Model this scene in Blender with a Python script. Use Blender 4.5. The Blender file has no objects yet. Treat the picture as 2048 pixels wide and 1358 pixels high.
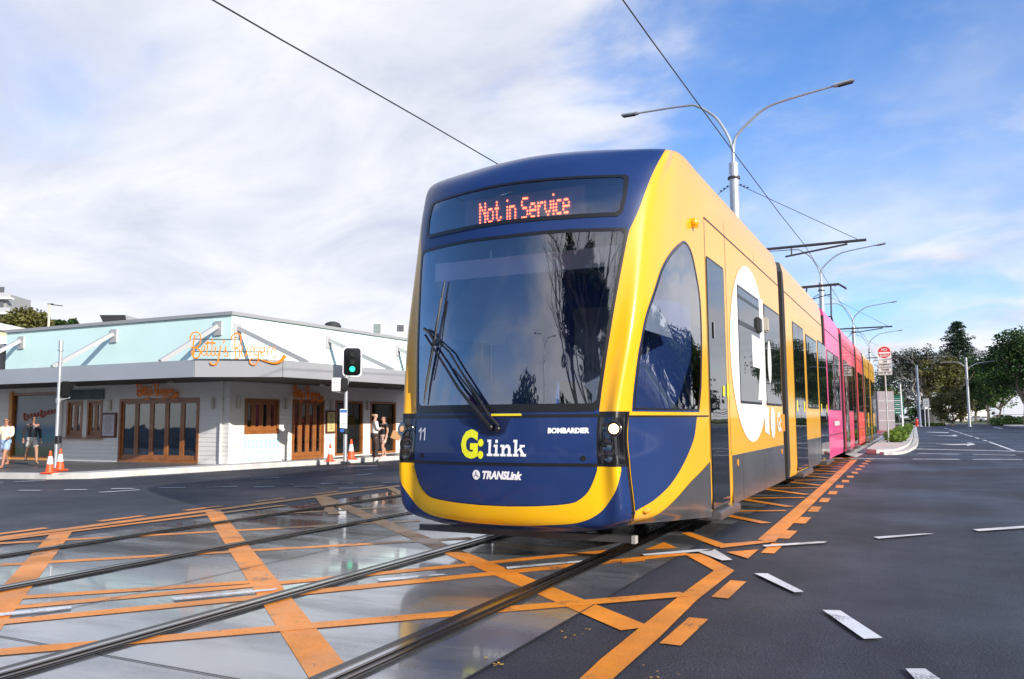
import bpy, bmesh, math, random
import numpy as np
from mathutils import Vector, Matrix
from mathutils.geometry import delaunay_2d_cdt
random.seed(7)
S = bpy.context.scene
COL = S.collection
# ------------------------------------------------------------------ camera
W, H, F, HC = 2048, 1358, 1650.0, 1.25
VPX, ROLL = (1839, 833), math.radians(0.35)
def _basis():
    x0 = (VPX[0]-W/2)/F; y0 = -(VPX[1]-H/2)/F
    x = x0*math.cos(ROLL)+y0*math.sin(ROLL); y = -x0*math.sin(ROLL)+y0*math.cos(ROLL)
    p = -math.atan(y); th = math.atan(x/(math.cos(p)-y*math.sin(p)))
    fw = np.array([-math.sin(th)*math.cos(p), math.cos(th)*math.cos(p), math.sin(p)])
    rt = np.array([math.cos(th), math.sin(th), 0.]); up = np.cross(rt, fw)
    return fw, rt*math.cos(ROLL)-up*math.sin(ROLL), rt*math.sin(ROLL)+up*math.cos(ROLL)
FW, XA, YA = _basis()
CP = np.array([0., 0., HC])
def ray(px, py): return FW+XA*(px-W/2)/F-YA*(py-H/2)/F
def g(px, py, z=0.):
    d = ray(px, py); return CP+d*((z-HC)/d[2])
def onx(px, py, X): d = ray(px, py); return CP+d*(X/d[0])
def ony(px, py, Y): d = ray(px, py); return CP+d*(Y/d[1])
def atD(px, py, D): return CP+ray(px, py)*D
def proj(P):
    v = np.asarray(P)-CP; w = v@FW
    return W/2+F*(v@XA)/w, H/2-F*(v@YA)/w
cd = bpy.data.cameras.new('camera'); cam = bpy.data.objects.new('camera', cd); COL.objects.link(cam)
cd.sensor_width = 36; cd.lens = F/W*36; cd.clip_end = 6000; cd.clip_start = .05
M4 = Matrix(((XA[0], YA[0], -FW[0], 0), (XA[1], YA[1], -FW[1], 0), (XA[2], YA[2], -FW[2], HC), (0, 0, 0, 1)))
cam.matrix_world = M4; S.camera = cam
S.render.resolution_x, S.render.resolution_y = 1024, 679
# ------------------------------------------------------------------ light
SD = Vector((1.0, -.42, .45)).normalized()
sun = bpy.data.lights.new('sun', 'SUN'); sun.energy = 5.0; sun.angle = math.radians(.5); sun.color = (1, .94, .85)
so = bpy.data.objects.new('sun', sun); COL.objects.link(so); so.rotation_euler = SD.to_track_quat('Z', 'Y').to_euler()
wd = bpy.data.worlds.new('World'); S.world = wd; wd.use_nodes = True
nt = wd.node_tree; N = nt.nodes; L = nt.links
bg = N['Background']; bg.inputs[1].default_value = .12
sky = N.new('ShaderNodeTexSky'); sky.sky_type = 'NISHITA'; sky.sun_disc = False
sky.sun_elevation = math.asin(SD.z); sky.sun_rotation = math.atan2(SD.x, SD.y); sky.ozone_density = 3.5; sky.air_density = 1.0; sky.dust_density = .3
def mth(op, a, b=None, c=None, clamp=False):
    n = N.new('ShaderNodeMath'); n.operation = op; n.use_clamp = clamp
    for i, v in enumerate((a, b, c)):
        if v is None: continue
        if isinstance(v, (int, float)): n.inputs[i].default_value = v
        else: L.new(v, n.inputs[i])
    return n.outputs[0]
tc = N.new('ShaderNodeTexCoord'); D0 = tc.outputs['Generated']
def vdot(v):
    n = N.new('ShaderNodeVectorMath'); n.operation = 'DOT_PRODUCT'; L.new(D0, n.inputs[0]); n.inputs[1].default_value = v; return n.outputs['Value']
sep = N.new('ShaderNodeSeparateXYZ'); L.new(D0, sep.inputs[0])
# project direction on a high layer so clouds flatten toward the horizon
zc = mth('MAXIMUM', sep.outputs[2], .04); zc = mth('ADD', zc, .30)
cmb = N.new('ShaderNodeCombineXYZ')
L.new(mth('DIVIDE', sep.outputs[0], zc), cmb.inputs[0]); L.new(mth('DIVIDE', sep.outputs[1], zc), cmb.inputs[1])
mp = N.new('ShaderNodeMapping'); L.new(cmb.outputs[0], mp.inputs[0]); mp.inputs['Rotation'].default_value = (0, 0, .5); mp.inputs['Scale'].default_value = (1.15, 1.5, 1); mp.inputs['Location'].default_value = (3.1, 1.7, 0)
def noise(sc, det, dist=0., rough=.55, off=0):
    n = N.new('ShaderNodeTexNoise'); L.new(mp.outputs[0], n.inputs['Vector']); n.inputs['Scale'].default_value = sc
    n.inputs['Detail'].default_value = det; n.inputs['Distortion'].default_value = dist; n.inputs['Roughness'].default_value = rough
    return n.outputs[0]
n1 = noise(.8, 9, .5, .56); n2 = noise(2.6, 7, .3, .55)
bd = ray(1720, 310); bd = bd/np.linalg.norm(bd)
def smth(v, a_, b_):
    n = N.new('ShaderNodeMapRange'); n.interpolation_type = 'SMOOTHERSTEP'; L.new(v, n.inputs[0]); n.inputs[1].default_value = a_; n.inputs[2].default_value = b_; return n.outputs[0]
nz_ = mth('MULTIPLY', mth('SUBTRACT', n2, .5), .25)
clear = mth('MAXIMUM', smth(mth('ADD', vdot(tuple(bd)), nz_), .875, 1.02), mth('MAXIMUM', smth(mth('ADD', vdot((-.72, -.50, .48)), nz_), .58, .95), smth(sep.outputs[2], .48, .80)))     # the blue openings in the cloud
hz = mth('SUBTRACT', 1., mth('MULTIPLY', sep.outputs[2], 3.2), clamp=True)
cov = mth('ADD', mth('MULTIPLY', n1, 1.15), mth('MULTIPLY', n2, .45))
cov = mth('SUBTRACT', cov, mth('MULTIPLY', clear, .66))
cov = mth('ADD', cov, mth('MULTIPLY', hz, .42))
mr = N.new('ShaderNodeMapRange'); mr.interpolation_type = 'SMOOTHSTEP'; L.new(cov, mr.inputs[0]); mr.inputs[1].default_value = .14; mr.inputs[2].default_value = .80
mr.inputs[4].default_value = .98
n3 = noise(1.9, 9, .5, .58)
cr = N.new('ShaderNodeValToRGB'); L.new(mth('ADD', mth('MULTIPLY', n3, 1.1), mth('MULTIPLY', hz, .12)), cr.inputs[0])
cr.color_ramp.elements[0].position = .40; cr.color_ramp.elements[0].color = (4.7, 4.95, 5.9, 1)
cr.color_ramp.elements[1].position = .70; cr.color_ramp.elements[1].color = (6.6, 6.7, 7.0, 1)
tint = N.new('ShaderNodeMix'); tint.data_type = 'RGBA'; tint.blend_type = 'MULTIPLY'; tint.inputs[0].default_value = 1
L.new(sky.outputs[0], tint.inputs[6]); tint.inputs[7].default_value = (.98, 1.28, 1.68, 1)
mx = N.new('ShaderNodeMix'); mx.data_type = 'RGBA'
L.new(mr.outputs[0], mx.inputs[0]); L.new(tint.outputs[2], mx.inputs[6]); L.new(cr.outputs[0], mx.inputs[7]); L.new(mx.outputs[2], bg.inputs[0])
S.view_settings.view_transform = 'Standard'; S.view_settings.look = 'None'; S.view_settings.exposure = 0.3; S.view_settings.gamma = 1
S.render.engine = 'CYCLES'
# ------------------------------------------------------------------ helpers
def tag(o, label=None, cat=None, group=None, kind=None):
    if label: o['label'] = label
    if cat: o['category'] = cat
    if group: o['group'] = group
    if kind: o['kind'] = kind
    return o
def empty(name, loc=(0, 0, 0), rz=0, label=None, cat=None, group=None):
    o = bpy.data.objects.new(name, None); COL.objects.link(o); o.location = loc; o.rotation_euler = (0, 0, rz); o.empty_display_size = .2
    return tag(o, label, cat, group)
def link(name, me, mat=None, parent=None, smooth=False):
    o = bpy.data.objects.new(name, me); COL.objects.link(o)
    if mat is not None:
        for m in (mat if isinstance(mat, (list, tuple)) else [mat]): me.materials.append(m)
    if smooth:
        me.polygons.foreach_set('use_smooth', [True]*len(me.polygons))
    if parent: o.parent = parent
    return o
def copy_tree(o, parent=None):
    c = o.copy(); COL.objects.link(c); c.parent = parent
    for ch in list(o.children): copy_tree(ch, c)
    return c
class MB:
    def __init__(s): s.v = []; s.f = []; s.m = []; s.mi = 0
    def add(s, vs, fs):
        b = len(s.v); s.v += [tuple(v) for v in vs]
        for f in fs: s.f.append([i+b for i in f]); s.m.append(s.mi)
        return s
    def box(s, a, b, rz=0, c=None):
        x0, y0, z0 = a; x1, y1, z1 = b
        vs = [(x, y, z) for z in (z0, z1) for y in (y0, y1) for x in (x0, x1)]
        if rz:
            cx, cy = c if c else ((x0+x1)/2, (y0+y1)/2)
            vs = [(cx+(x-cx)*math.cos(rz)-(y-cy)*math.sin(rz), cy+(x-cx)*math.sin(rz)+(y-cy)*math.cos(rz), z) for x, y, z in vs]
        return s.add(vs, [(0, 2, 3, 1), (4, 5, 7, 6), (0, 1, 5, 4), (2, 6, 7, 3), (0, 4, 6, 2), (1, 3, 7, 5)])
    def tube(s, pts, r, n=8, cap=True):
        pts = [Vector(p) for p in pts]; rs = r if isinstance(r, (list, tuple)) else [r]*len(pts)
        base = len(s.v); up = None; k = len(pts)
        for i, p in enumerate(pts):
            d = (pts[min(i+1, k-1)]-pts[max(i-1, 0)]).normalized()
            if up is None: up = d.orthogonal().normalized()
            up = (up-d*up.dot(d)).normalized() if (up-d*up.dot(d)).length > 1e-6 else d.orthogonal().normalized()
            w = d.cross(up)
            for j in range(n):
                a = 2*math.pi*j/n; s.v.append(tuple(p+(up*math.cos(a)+w*math.sin(a))*rs[i]))
        for i in range(k-1):
            for j in range(n):
                a = base+i*n+j; b = base+i*n+(j+1) % n; s.f.append([a, b, b+n, a+n]); s.m.append(s.mi)
        if cap:
            s.f.append([base+j for j in range(n)][::-1]); s.m.append(s.mi); s.f.append([base+(k-1)*n+j for j in range(n)]); s.m.append(s.mi)
        return s
    def beam(s, a, b, w, h):
        a = Vector(a); b = Vector(b); d = (b-a).normalized(); up = Vector((0, 0, 1))
        if abs(d.z) > .98: up = Vector((0, 1, 0))
        sx = d.cross(up).normalized()*w/2; sy = sx.cross(d).normalized()*h/2
        vs = [p+q for p in (a, b) for q in (-sx-sy, sx-sy, sx+sy, -sx+sy)]
        return s.add(vs, [(0, 1, 2, 3)[::-1], (4, 5, 6, 7), (0, 1, 5, 4), (1, 2, 6, 5), (2, 3, 7, 6), (3, 0, 4, 7)])
    def prism(s, poly, z0, z1):
        n = len(poly); vs = [(x, y, z0) for x, y in poly]+[(x, y, z1) for x, y in poly]
        return s.add(vs, [list(range(n))[::-1], list(range(n, 2*n))]+[(i, (i+1) % n, n+(i+1) % n, n+i) for i in range(n)])
    def lathe(s, prof, c=(0, 0, 0), n=16):
        b = len(s.v)
        for r, z in prof:
            for j in range(n):
                a = 2*math.pi*j/n; s.v.append((c[0]+r*math.cos(a), c[1]+r*math.sin(a), c[2]+z))
        for i in range(len(prof)-1):
            for j in range(n):
                p = b+i*n+j; q = b+i*n+(j+1) % n; s.f.append([p, q, q+n, p+n]); s.m.append(s.mi)
        s.f.append([b+j for j in range(n)][::-1]); s.m.append(s.mi); s.f.append([b+(len(prof)-1)*n+j for j in range(n)]); s.m.append(s.mi)
        return s
    def ball(s, c, r, n=10, sc=(1, 1, 1)):
        b = len(s.v); m = n//2
        for i in range(m+1):
            t = math.pi*i/m
            for j in range(n):
                a = 2*math.pi*j/n; s.v.append((c[0]+r*sc[0]*math.sin(t)*math.cos(a), c[1]+r*sc[1]*math.sin(t)*math.sin(a), c[2]-r*sc[2]*math.cos(t)))
        for i in range(m):
            for j in range(n):
                p = b+i*n+j; q = b+i*n+(j+1) % n; s.f.append([p, q, q+n, p+n]); s.m.append(s.mi)
        return s
    def build(s, name, mat, parent=None, smooth=False, fix=True, bevel=0):
        me = bpy.data.meshes.new(name); me.from_pydata(s.v, [], s.f)
        me.polygons.foreach_set('material_index', s.m)
        if fix or bevel:
            bm = bmesh.new(); bm.from_mesh(me); bmesh.ops.recalc_face_normals(bm, faces=bm.faces)
            if bevel: bmesh.ops.bevel(bm, geom=[e for e in bm.edges if e.is_manifold and e.calc_face_angle(0) > .6], offset=bevel, segments=2, affect='EDGES', clamp_overlap=True)
            bm.to_mesh(me); bm.free()
        o = link(name, me, mat, parent)
        if smooth:
            me.polygons.foreach_set('use_smooth', [True]*len(me.polygons))
            try: me.set_sharp_from_angle(angle=math.radians(40))
            except Exception: pass
        return o
def mat(name, col, rough=.5, metal=0, coat=0, coatr=.05, bump=0, bscale=20, var=0, vscale=3, emit=None, estr=1, spec=.5, alpha=1, detail=4):
    m = bpy.data.materials.new(name); m.use_nodes = True; t = m.node_tree; b = t.nodes['Principled BSDF']
    b.inputs['Base Color'].default_value = (*col, 1); b.inputs['Roughness'].default_value = rough; b.inputs['Metallic'].default_value = metal
    b.inputs['Coat Weight'].default_value = coat; b.inputs['Coat Roughness'].default_value = coatr; b.inputs['Specular IOR Level'].default_value = spec
    b.inputs['Alpha'].default_value = alpha
    if emit: b.inputs['Emission Color'].default_value = (*emit, 1); b.inputs['Emission Strength'].default_value = estr
    if bump or var:
        co = t.nodes.new('ShaderNodeTexCoord')
        if var:
            n = t.nodes.new('ShaderNodeTexNoise'); n.inputs['Scale'].default_value = vscale; n.inputs['Detail'].default_value = detail; t.links.new(co.outputs['Object'], n.inputs['Vector'])
            r = t.nodes.new('ShaderNodeMapRange'); r.inputs[1].default_value = .25; r.inputs[2].default_value = .75; r.inputs[3].default_value = 1-var; r.inputs[4].default_value = 1+var
            t.links.new(n.outputs[0], r.inputs[0])
            x = t.nodes.new('ShaderNodeVectorMath'); x.operation = 'SCALE'; x.inputs[0].default_value = col; t.links.new(r.outputs[0], x.inputs['Scale']); t.links.new(x.outputs[0], b.inputs['Base Color'])
        if bump:
            n = t.nodes.new('ShaderNodeTexNoise'); n.inputs['Scale'].default_value = bscale; n.inputs['Detail'].default_value = 5; t.links.new(co.outputs['Object'], n.inputs['Vector'])
            u = t.nodes.new('ShaderNodeBump'); u.inputs['Strength'].default_value = bump; u.inputs['Distance'].default_value = .02; t.links.new(n.outputs[0], u.inputs['Height']); t.links.new(u.outputs[0], b.inputs['Normal'])
    return m
def text(name, s, size, m, parent, M, thick=.002, cond=1., bold=0., shear=0., align='LEFT'):
    c = bpy.data.curves.new(name, 'FONT'); c.body = s; c.size = size; c.extrude = thick; c.offset = bold; c.shear = shear; c.align_x = align; c.resolution_u = 3
    o = bpy.data.objects.new('tmp_text', c); COL.objects.link(o)
    dg = bpy.context.evaluated_depsgraph_get(); me = bpy.data.meshes.new_from_object(o.evaluated_get(dg)); bpy.data.objects.remove(o)
    me.transform(Matrix.Diagonal((cond, 1, 1, 1))); me.transform(M); me.name = name; me.materials.clear()
    return link(name, me, m, parent)
def frame(o, xdir, ydir):   # matrix taking text x,y to world directions at origin o
    x = Vector(xdir).normalized(); y = Vector(ydir).normalized(); z = x.cross(y)
    return Matrix(((x[0], y[0], z[0], o[0]), (x[1], y[1], z[1], o[1]), (x[2], y[2], z[2], o[2]), (0, 0, 0, 1)))
def spline(keys, us):       # Catmull-Rom through keys (k, dim) at parameters us in [0,k-1]
    K = np.asarray(keys, float); n = len(K); us = np.atleast_1d(us)
    i = np.clip(np.floor(us).astype(int), 0, n-2); f = (us-i)[:, None]
    E = np.vstack([2*K[0]-K[1], K, 2*K[-1]-K[-2]])
    a, b, c, d = E[i], E[i+1], E[i+2], E[i+3]
    return .5*((2*b)+(c-a)*f+(2*a-5*b+4*c-d)*f**2+(3*b-a-3*c+d)*f**3)
# ------------------------------------------------------------------ materials
def ground_mat(name, base, rlo, rhi, ior, agg, wscale=.35, bump=.25, coat=0., wear=0., streak=0., bd_=.004):
    m = bpy.data.materials.new(name); m.use_nodes = True; t = m.node_tree; b = t.nodes['Principled BSDF']; nn = t.nodes.new; ll = t.links.new
    co = nn('ShaderNodeTexCoord'); b.inputs['IOR'].default_value = ior
    def nz(sc, det, ro=.55):
        n = nn('ShaderNodeTexNoise'); n.inputs['Scale'].default_value = sc; n.inputs['Detail'].default_value = det; n.inputs['Roughness'].default_value = ro; ll(co.outputs['Object'], n.inputs['Vector']); return n.outputs[0]
    def rng(v, a, b_, c, d):
        r = nn('ShaderNodeMapRange'); ll(v, r.inputs[0]); r.inputs[1].default_value = a; r.inputs[2].default_value = b_; r.inputs[3].default_value = c; r.inputs[4].default_value = d; return r.outputs[0]
    def mul(a, b_):
        n = nn('ShaderNodeMath'); n.operation = 'MULTIPLY'; ll(a, n.inputs[0])
        if isinstance(b_, float): n.inputs[1].default_value = b_
        else: ll(b_, n.inputs[1])
        return n.outputs[0]
    big = nz(wscale, 5); mid = nz(3.5, 5); fine = nz(70, 3, .7)
    v = mul(mul(rng(big, .3, .7, .78, 1.22), rng(mid, .25, .75, .85, 1.15)), rng(fine, .3, .7, 1-agg, 1+agg))
    x = nn('ShaderNodeVectorMath'); x.operation = 'SCALE'; x.inputs[0].default_value = base; ll(v, x.inputs['Scale']); colo = x.outputs[0]
    if streak:        # long tyre-polished streaks and patches
        mp_ = nn('ShaderNodeMapping'); mp_.inputs['Scale'].default_value = (1.6, .10, 1); ll(co.outputs['Object'], mp_.inputs[0]); n_ = nn('ShaderNodeTexNoise'); n_.inputs['Scale'].default_value = 1.2; n_.inputs['Detail'].default_value = 6; ll(mp_.outputs[0], n_.inputs['Vector'])
        x2 = nn('ShaderNodeVectorMath'); x2.operation = 'SCALE'; ll(colo, x2.inputs[0]); ll(rng(n_.outputs[0], .3, .7, 1-streak, 1+streak), x2.inputs['Scale']); colo = x2.outputs[0]
    if wear:
        w_ = rng(mul(mul(rng(fine, .2, .8, .4, 1.6), rng(mid, .3, .7, .5, 1.5)), rng(nz(1.1, 6, .7), .3, .7, .45, 1.55)), 2.15-wear*1.3, 2.6-wear*1.3, 0., .85)
        mc = nn('ShaderNodeMix'); mc.data_type = 'RGBA'; ll(w_, mc.inputs[0]); ll(colo, mc.inputs[6]); mc.inputs[7].default_value = (.05, .045, .045, 1); colo = mc.outputs[2]
    ll(colo, b.inputs['Base Color'])
    b.inputs['Coat Roughness'].default_value = .06; wn = nz(wscale*1.7, 4)
    if coat:
        mp2 = nn('ShaderNodeMapping'); mp2.inputs['Rotation'].default_value = (0, 0, .35); mp2.inputs['Scale'].default_value = (.5, 2.2, 1); ll(co.outputs['Object'], mp2.inputs[0]); n9 = nn('ShaderNodeTexNoise'); n9.inputs['Scale'].default_value = .9; n9.inputs['Detail'].default_value = 8; n9.inputs['Roughness'].default_value = .62; ll(mp2.outputs[0], n9.inputs['Vector']); wn = n9.outputs[0]; ll(rng(wn, .44, .60, coat, coat*.25), b.inputs['Coat Weight'])
    wet = rng(wn, .38, .62, rlo, rhi); ll(wet, b.inputs['Roughness'])
    u = nn('ShaderNodeBump'); u.inputs['Strength'].default_value = bump; u.inputs['Distance'].default_value = bd_
    hs = nn('ShaderNodeMath'); hs.operation = 'ADD'; ll(mul(fine, 1.0), hs.inputs[0]); ll(mul(mid, 1.5), hs.inputs[1]); ll(hs.outputs[0], u.inputs['Height']); ll(u.outputs[0], b.inputs['Normal'])
    return m
M_ASPH = ground_mat('asphalt', (.034, .038, .050), .40, .68, 1.45, .85, .22, 1.0, 0, 0, .28, .014)
M_SLAB = ground_mat('wet_concrete', (.14, .146, .156), .045, .34, 3.0, .20, .5, .28, 1.)
M_PATH = ground_mat('footpath_asphalt', (.12, .112, .105), .25, .5, 1.5, .3, .5, .4)
M_KERB = mat('kerb_concrete', (.52, .51, .48), .75, bump=.4, bscale=30, var=.22, vscale=2.5)
M_ORANGE = ground_mat('orange_road_paint', (.86, .28, .025), .30, .5, 1.5, .16, 1.2, .4, 0, .58)
M_WHITEP = ground_mat('white_road_paint', (.74, .74, .74), .35, .55, 1.5, .14, 1.2, .4, 0, .75)
M_RED = ground_mat('red_lane_surface', (.42, .035, .022), .4, .6, 1.5, .2, .6, .3)
M_JOINT = mat('joint_sealant', (.03, .03, .032), .6)
M_RUBBER = mat('rail_rubber', (.015, .015, .017), .35)
M_STEEL = mat('rail_steel', (.16, .115, .085), .22, metal=1, var=.35, vscale=1.5)
M_STEELB = mat('rail_bright', (.5, .5, .52), .16, metal=1)
M_GOLD = mat('gold_paint', (.84, .415, .010), .38, coat=.65, coatr=.08, var=.05, vscale=.8, spec=.25)
def inner_lining(m, c=(.10, .11, .13)):
    t = m.node_tree; b = t.nodes['Principled BSDF']; src = b.inputs['Base Color'].links[0].from_socket; g_ = t.nodes.new('ShaderNodeNewGeometry'); x = t.nodes.new('ShaderNodeMix'); x.data_type = 'RGBA'
    t.links.new(g_.outputs['Backfacing'], x.inputs[0]); t.links.new(src, x.inputs[6]); x.inputs[7].default_value = (*c, 1); t.links.new(x.outputs[2], b.inputs['Base Color'])
inner_lining(M_GOLD)
M_YEL = mat('yellow_paint', (.90, .50, .008), .36, coat=.3, coatr=.05, spec=.3)
M_NAVY = mat('navy_paint', (.013, .035, .135), .35, coat=.35, coatr=.06, var=.08, vscale=1.3, spec=.3)
M_PINK = mat('pink_wrap', (.82, .06, .26), .34, coat=.4, coatr=.06, var=.15, vscale=.7)
M_PINK2 = mat('red_pink_wrap', (.75, .05, .13), .34, coat=.4, coatr=.06, var=.2, vscale=.7)
M_RED5 = mat('red_wrap', (.78, .07, .05), .34, coat=.4, var=.25, vscale=.6)
M_SKIRT = mat('skirt_silver', (.19, .195, .205), .28, metal=.7, coat=.4, coatr=.12, var=.28, vscale=1.3, bump=.15, bscale=1.2)
M_BLACK = mat('black_gasket', (.012, .012, .014), .35)
M_BLACKG = mat('gloss_black', (.008, .008, .01), .08, coat=1)
M_DARK = mat('dark_frame', (.035, .033, .032), .55, bump=.1, bscale=40)
M_BELLOW = mat('bellows', (.085, .075, .055), .65)
M_WHITEF = mat('white_film', (.86, .86, .86), .35, coat=.6)
M_YFILM = mat('yellow_sticker', (.9, .72, .02), .4)
M_BLUEF = mat('pale_blue_film', (.3, .42, .6), .5)
M_GLINKY = mat('lemon_yellow_letter', (.88, .88, .02), .4)
M_CHAR = mat('charcoal', (.05, .052, .056), .6)
M_GALV = mat('galvanised_steel', (.50, .52, .55), .42, metal=.55, var=.12, vscale=4, bump=.05, bscale=40)
M_WIRE = mat('wire', (.03, .033, .036), .5)
def glass_mat(name, col, rough=.015, tr=0.0, ior=2.9):
    m = bpy.data.materials.new(name); m.use_nodes = True; t = m.node_tree; nn = t.nodes.new; ll = t.links.new
    b = t.nodes['Principled BSDF']; b.inputs['Base Color'].default_value = (*col, 1); b.inputs['Roughness'].default_value = rough; b.inputs['IOR'].default_value = ior
    co = nn('ShaderNodeTexCoord'); n = nn('ShaderNodeTexNoise'); n.inputs['Scale'].default_value = 1.6; n.inputs['Detail'].default_value = 2; ll(co.outputs['Object'], n.inputs['Vector'])
    u = nn('ShaderNodeBump'); u.inputs['Strength'].default_value = .12; u.inputs['Distance'].default_value = .02; ll(n.outputs[0], u.inputs['Height']); ll(u.outputs[0], b.inputs['Normal'])
    if tr:
        tb = nn('ShaderNodeBsdfTransparent'); tb.inputs[0].default_value = (.80, .88, .98, 1); gl = nn('ShaderNodeBsdfGlossy'); gl.inputs['Roughness'].default_value = rough; ll(u.outputs[0], gl.inputs['Normal'])
        fr = nn('ShaderNodeFresnel'); fr.inputs[0].default_value = 1.75; mx_ = nn('ShaderNodeMixShader')
        ad = nn('ShaderNodeMath'); ad.operation = 'MULTIPLY_ADD'; ad.use_clamp = True; ll(fr.outputs[0], ad.inputs[0]); ad.inputs[1].default_value = 1.6; ad.inputs[2].default_value = tr
        ll(ad.outputs[0], mx_.inputs[0]); ll(tb.outputs[0], mx_.inputs[1]); ll(gl.outputs[0], mx_.inputs[2]); ll(mx_.outputs[0], t.nodes['Material Output'].inputs[0])
    return m
M_GLASS = glass_mat('tinted_glass', (.006, .008, .010))
M_WSGLASS = glass_mat('windscreen_glass', (.01, .01, .01), .01, .17)
M_SHOPGL = glass_mat('shop_glass', (.012, .013, .014), .02, 0, 1.5)
WROOT = set()
_link0 = link
def link(name, me, m_=None, parent=None, smooth=False):
    o = _link0(name, me, m_, parent, smooth)
    if parent is not None and parent.name in WROOT: o.matrix_parent_inverse = Matrix.Translation(-parent.location)
    return o
def wroot(name, loc, label, cat, group=None):
    e = empty(name, loc, 0, label, cat, group); WROOT.add(e.name); return e
# ------------------------------------------------------------------ ground, road, slab, rails
def sheet(name, poly, z, m, parent=None, kind='structure'):
    b = MB(); b.add([(x, y, z) for x, y in poly], [list(range(len(poly)))]); o = b.build(name, m, parent, fix=False)
    p = o.data.polygons[0]
    if p.normal.z < 0: o.data.flip_normals()
    if kind: o['kind'] = kind
    return o
XC = -3.36            # our track centre
XT2 = -6.98           # second track
sheet('road', [(-600, -80), (600, -80), (600, 900), (-600, 900)], 0, M_ASPH)
SL0, SL1 = -8.32, -2.02
b = MB(); z = .004
b.add([(SL0, -20, z), (SL1, -20, z), (SL1, 31, z), (SL0, 31, z)], [(0, 1, 2, 3)])
o = b.build('track_slab', M_SLAB); o['kind'] = 'structure'
b = MB(); z = .008
for y in (3.15, 7.6, 12.1, 16.6, 21.1, 25.6):
    b.add([(SL0, y, z), (SL1, y-.05, z), (SL1, y-.038, z), (SL0, y+.012, z)], [(0, 1, 2, 3)])
for x in (-5.17, SL1, SL0):
    b.add([(x-.006, -20, z), (x+.006, -20, z), (x+.006, 31, z), (x-.006, 31, z)], [(0, 1, 2, 3)])
o = b.build('slab_joints', M_JOINT); o['kind'] = 'structure'
sheet('red_tram_lane', [(-8.6, 27.6), (-1.82, 27.6), (-1.82, 130), (-8.6, 130)], .004, M_RED)
sheet('tram_lane_edge', [(-1.80, 27.6), (-1.72, 32.5), (-1.72, 130), (-2.3, 130), (-2.3, 30)], .008, M_KERB)
for xc in (XC, XT2):
    b = MB()
    for sx in (-1, 1):
        x = xc+sx*.765
        def strip(x0, x1, z, mi):
            b.mi = mi; b.add([(x0, -20, z), (x1, -20, z), (x1, 130, z), (x0, 130, z)], [(0, 1, 2, 3)])
        strip(x-.105, x+.105, .016, 0)
        b.mi = 1; b.box((x-.040, -20, .010), (x+.026, 130, .022))
        b.mi = 2; b.box((x-.020, -20, .0221), (x+.010, 130, .0235))
        b.mi = 1; b.box((x+.062, -20, .010), (x+.082, 130, .020))
    o = b.build('tram_rails', [M_RUBBER, M_STEEL, M_STEELB], fix=False); o['kind'] = 'structure'
def quadpx(b, pts, z):
    P = [g(x, y, z) for x, y in pts]; b.add([tuple(p) for p in P], [list(range(len(P)))])
def linew(b, a, c, w, z):
    a = Vector(a); c = Vector(c); d = (c-a).normalized(); n = Vector((-d.y, d.x))*w/2
    b.add([(*(a+n), z), (*(c+n), z), (*(c-n), z), (*(a-n), z)], [(0, 1, 2, 3)])
def g2(px, py): return tuple(g(px, py)[:2])
OM = MB(); zo = [.0060]
def ol(a, c, w):
    zo[0] += .00018; linew(OM, g2(*a), g2(*c), w, zo[0])
def oq(pts):
    zo[0] += .00018; quadpx(OM, pts, zo[0])
# near hatch
oq([(1140, 1375), (1200, 1319), (1287, 1248.5), (1365.6, 1186), (1427.7, 1141), (1469, 1141), (1394.6, 1199), (1320, 1273), (1225, 1358), (1208, 1375)])
oq([(1345, 1109.5), (1372, 1107.5), (1405, 1107), (1469, 1141), (1427.7, 1141), (1372, 1110)])
ol((425, 1022), (668, 1362), .21); ol((640, 993), (1272, 1259), .21); ol((123, 1066), (-60, 1290), .21)
ol((0, 1131), (942, 1077), .14); ol((-30, 1089.5), (839, 1042), .14); ol((512, 1031), (798, 1014.5), .14)
ol((20, 1198), (504, 1165.5), .13); ol((-30, 1222), (547, 1169), .13); ol((547, 1169), (1232, 1102), .13)
ol((-30, 1249.5), (530, 1195), .15); ol((530, 1195), (1191, 1128), .15); ol((1191, 1128), (1375, 1108.5), .14)
ol((-30, 1309.5), (1370, 1190), .15)
# left outline and its dashes
def wl(a, c, w): zo[0] += .00018; linew(OM, a, c, w, zo[0])
wl((-9.02, 2), (-8.86, 14), .2); wl((-8.86, 14), (-8.80, 27.3), .2)
for k in range(18): y = 3.1+k*1.35; linew(OM, (-9.33+.012*k, y), (-9.33+.012*k, y+.66), .13, .0056)
wl((-8.9, 4.5), (-8.45, 9.6), .14)
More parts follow.
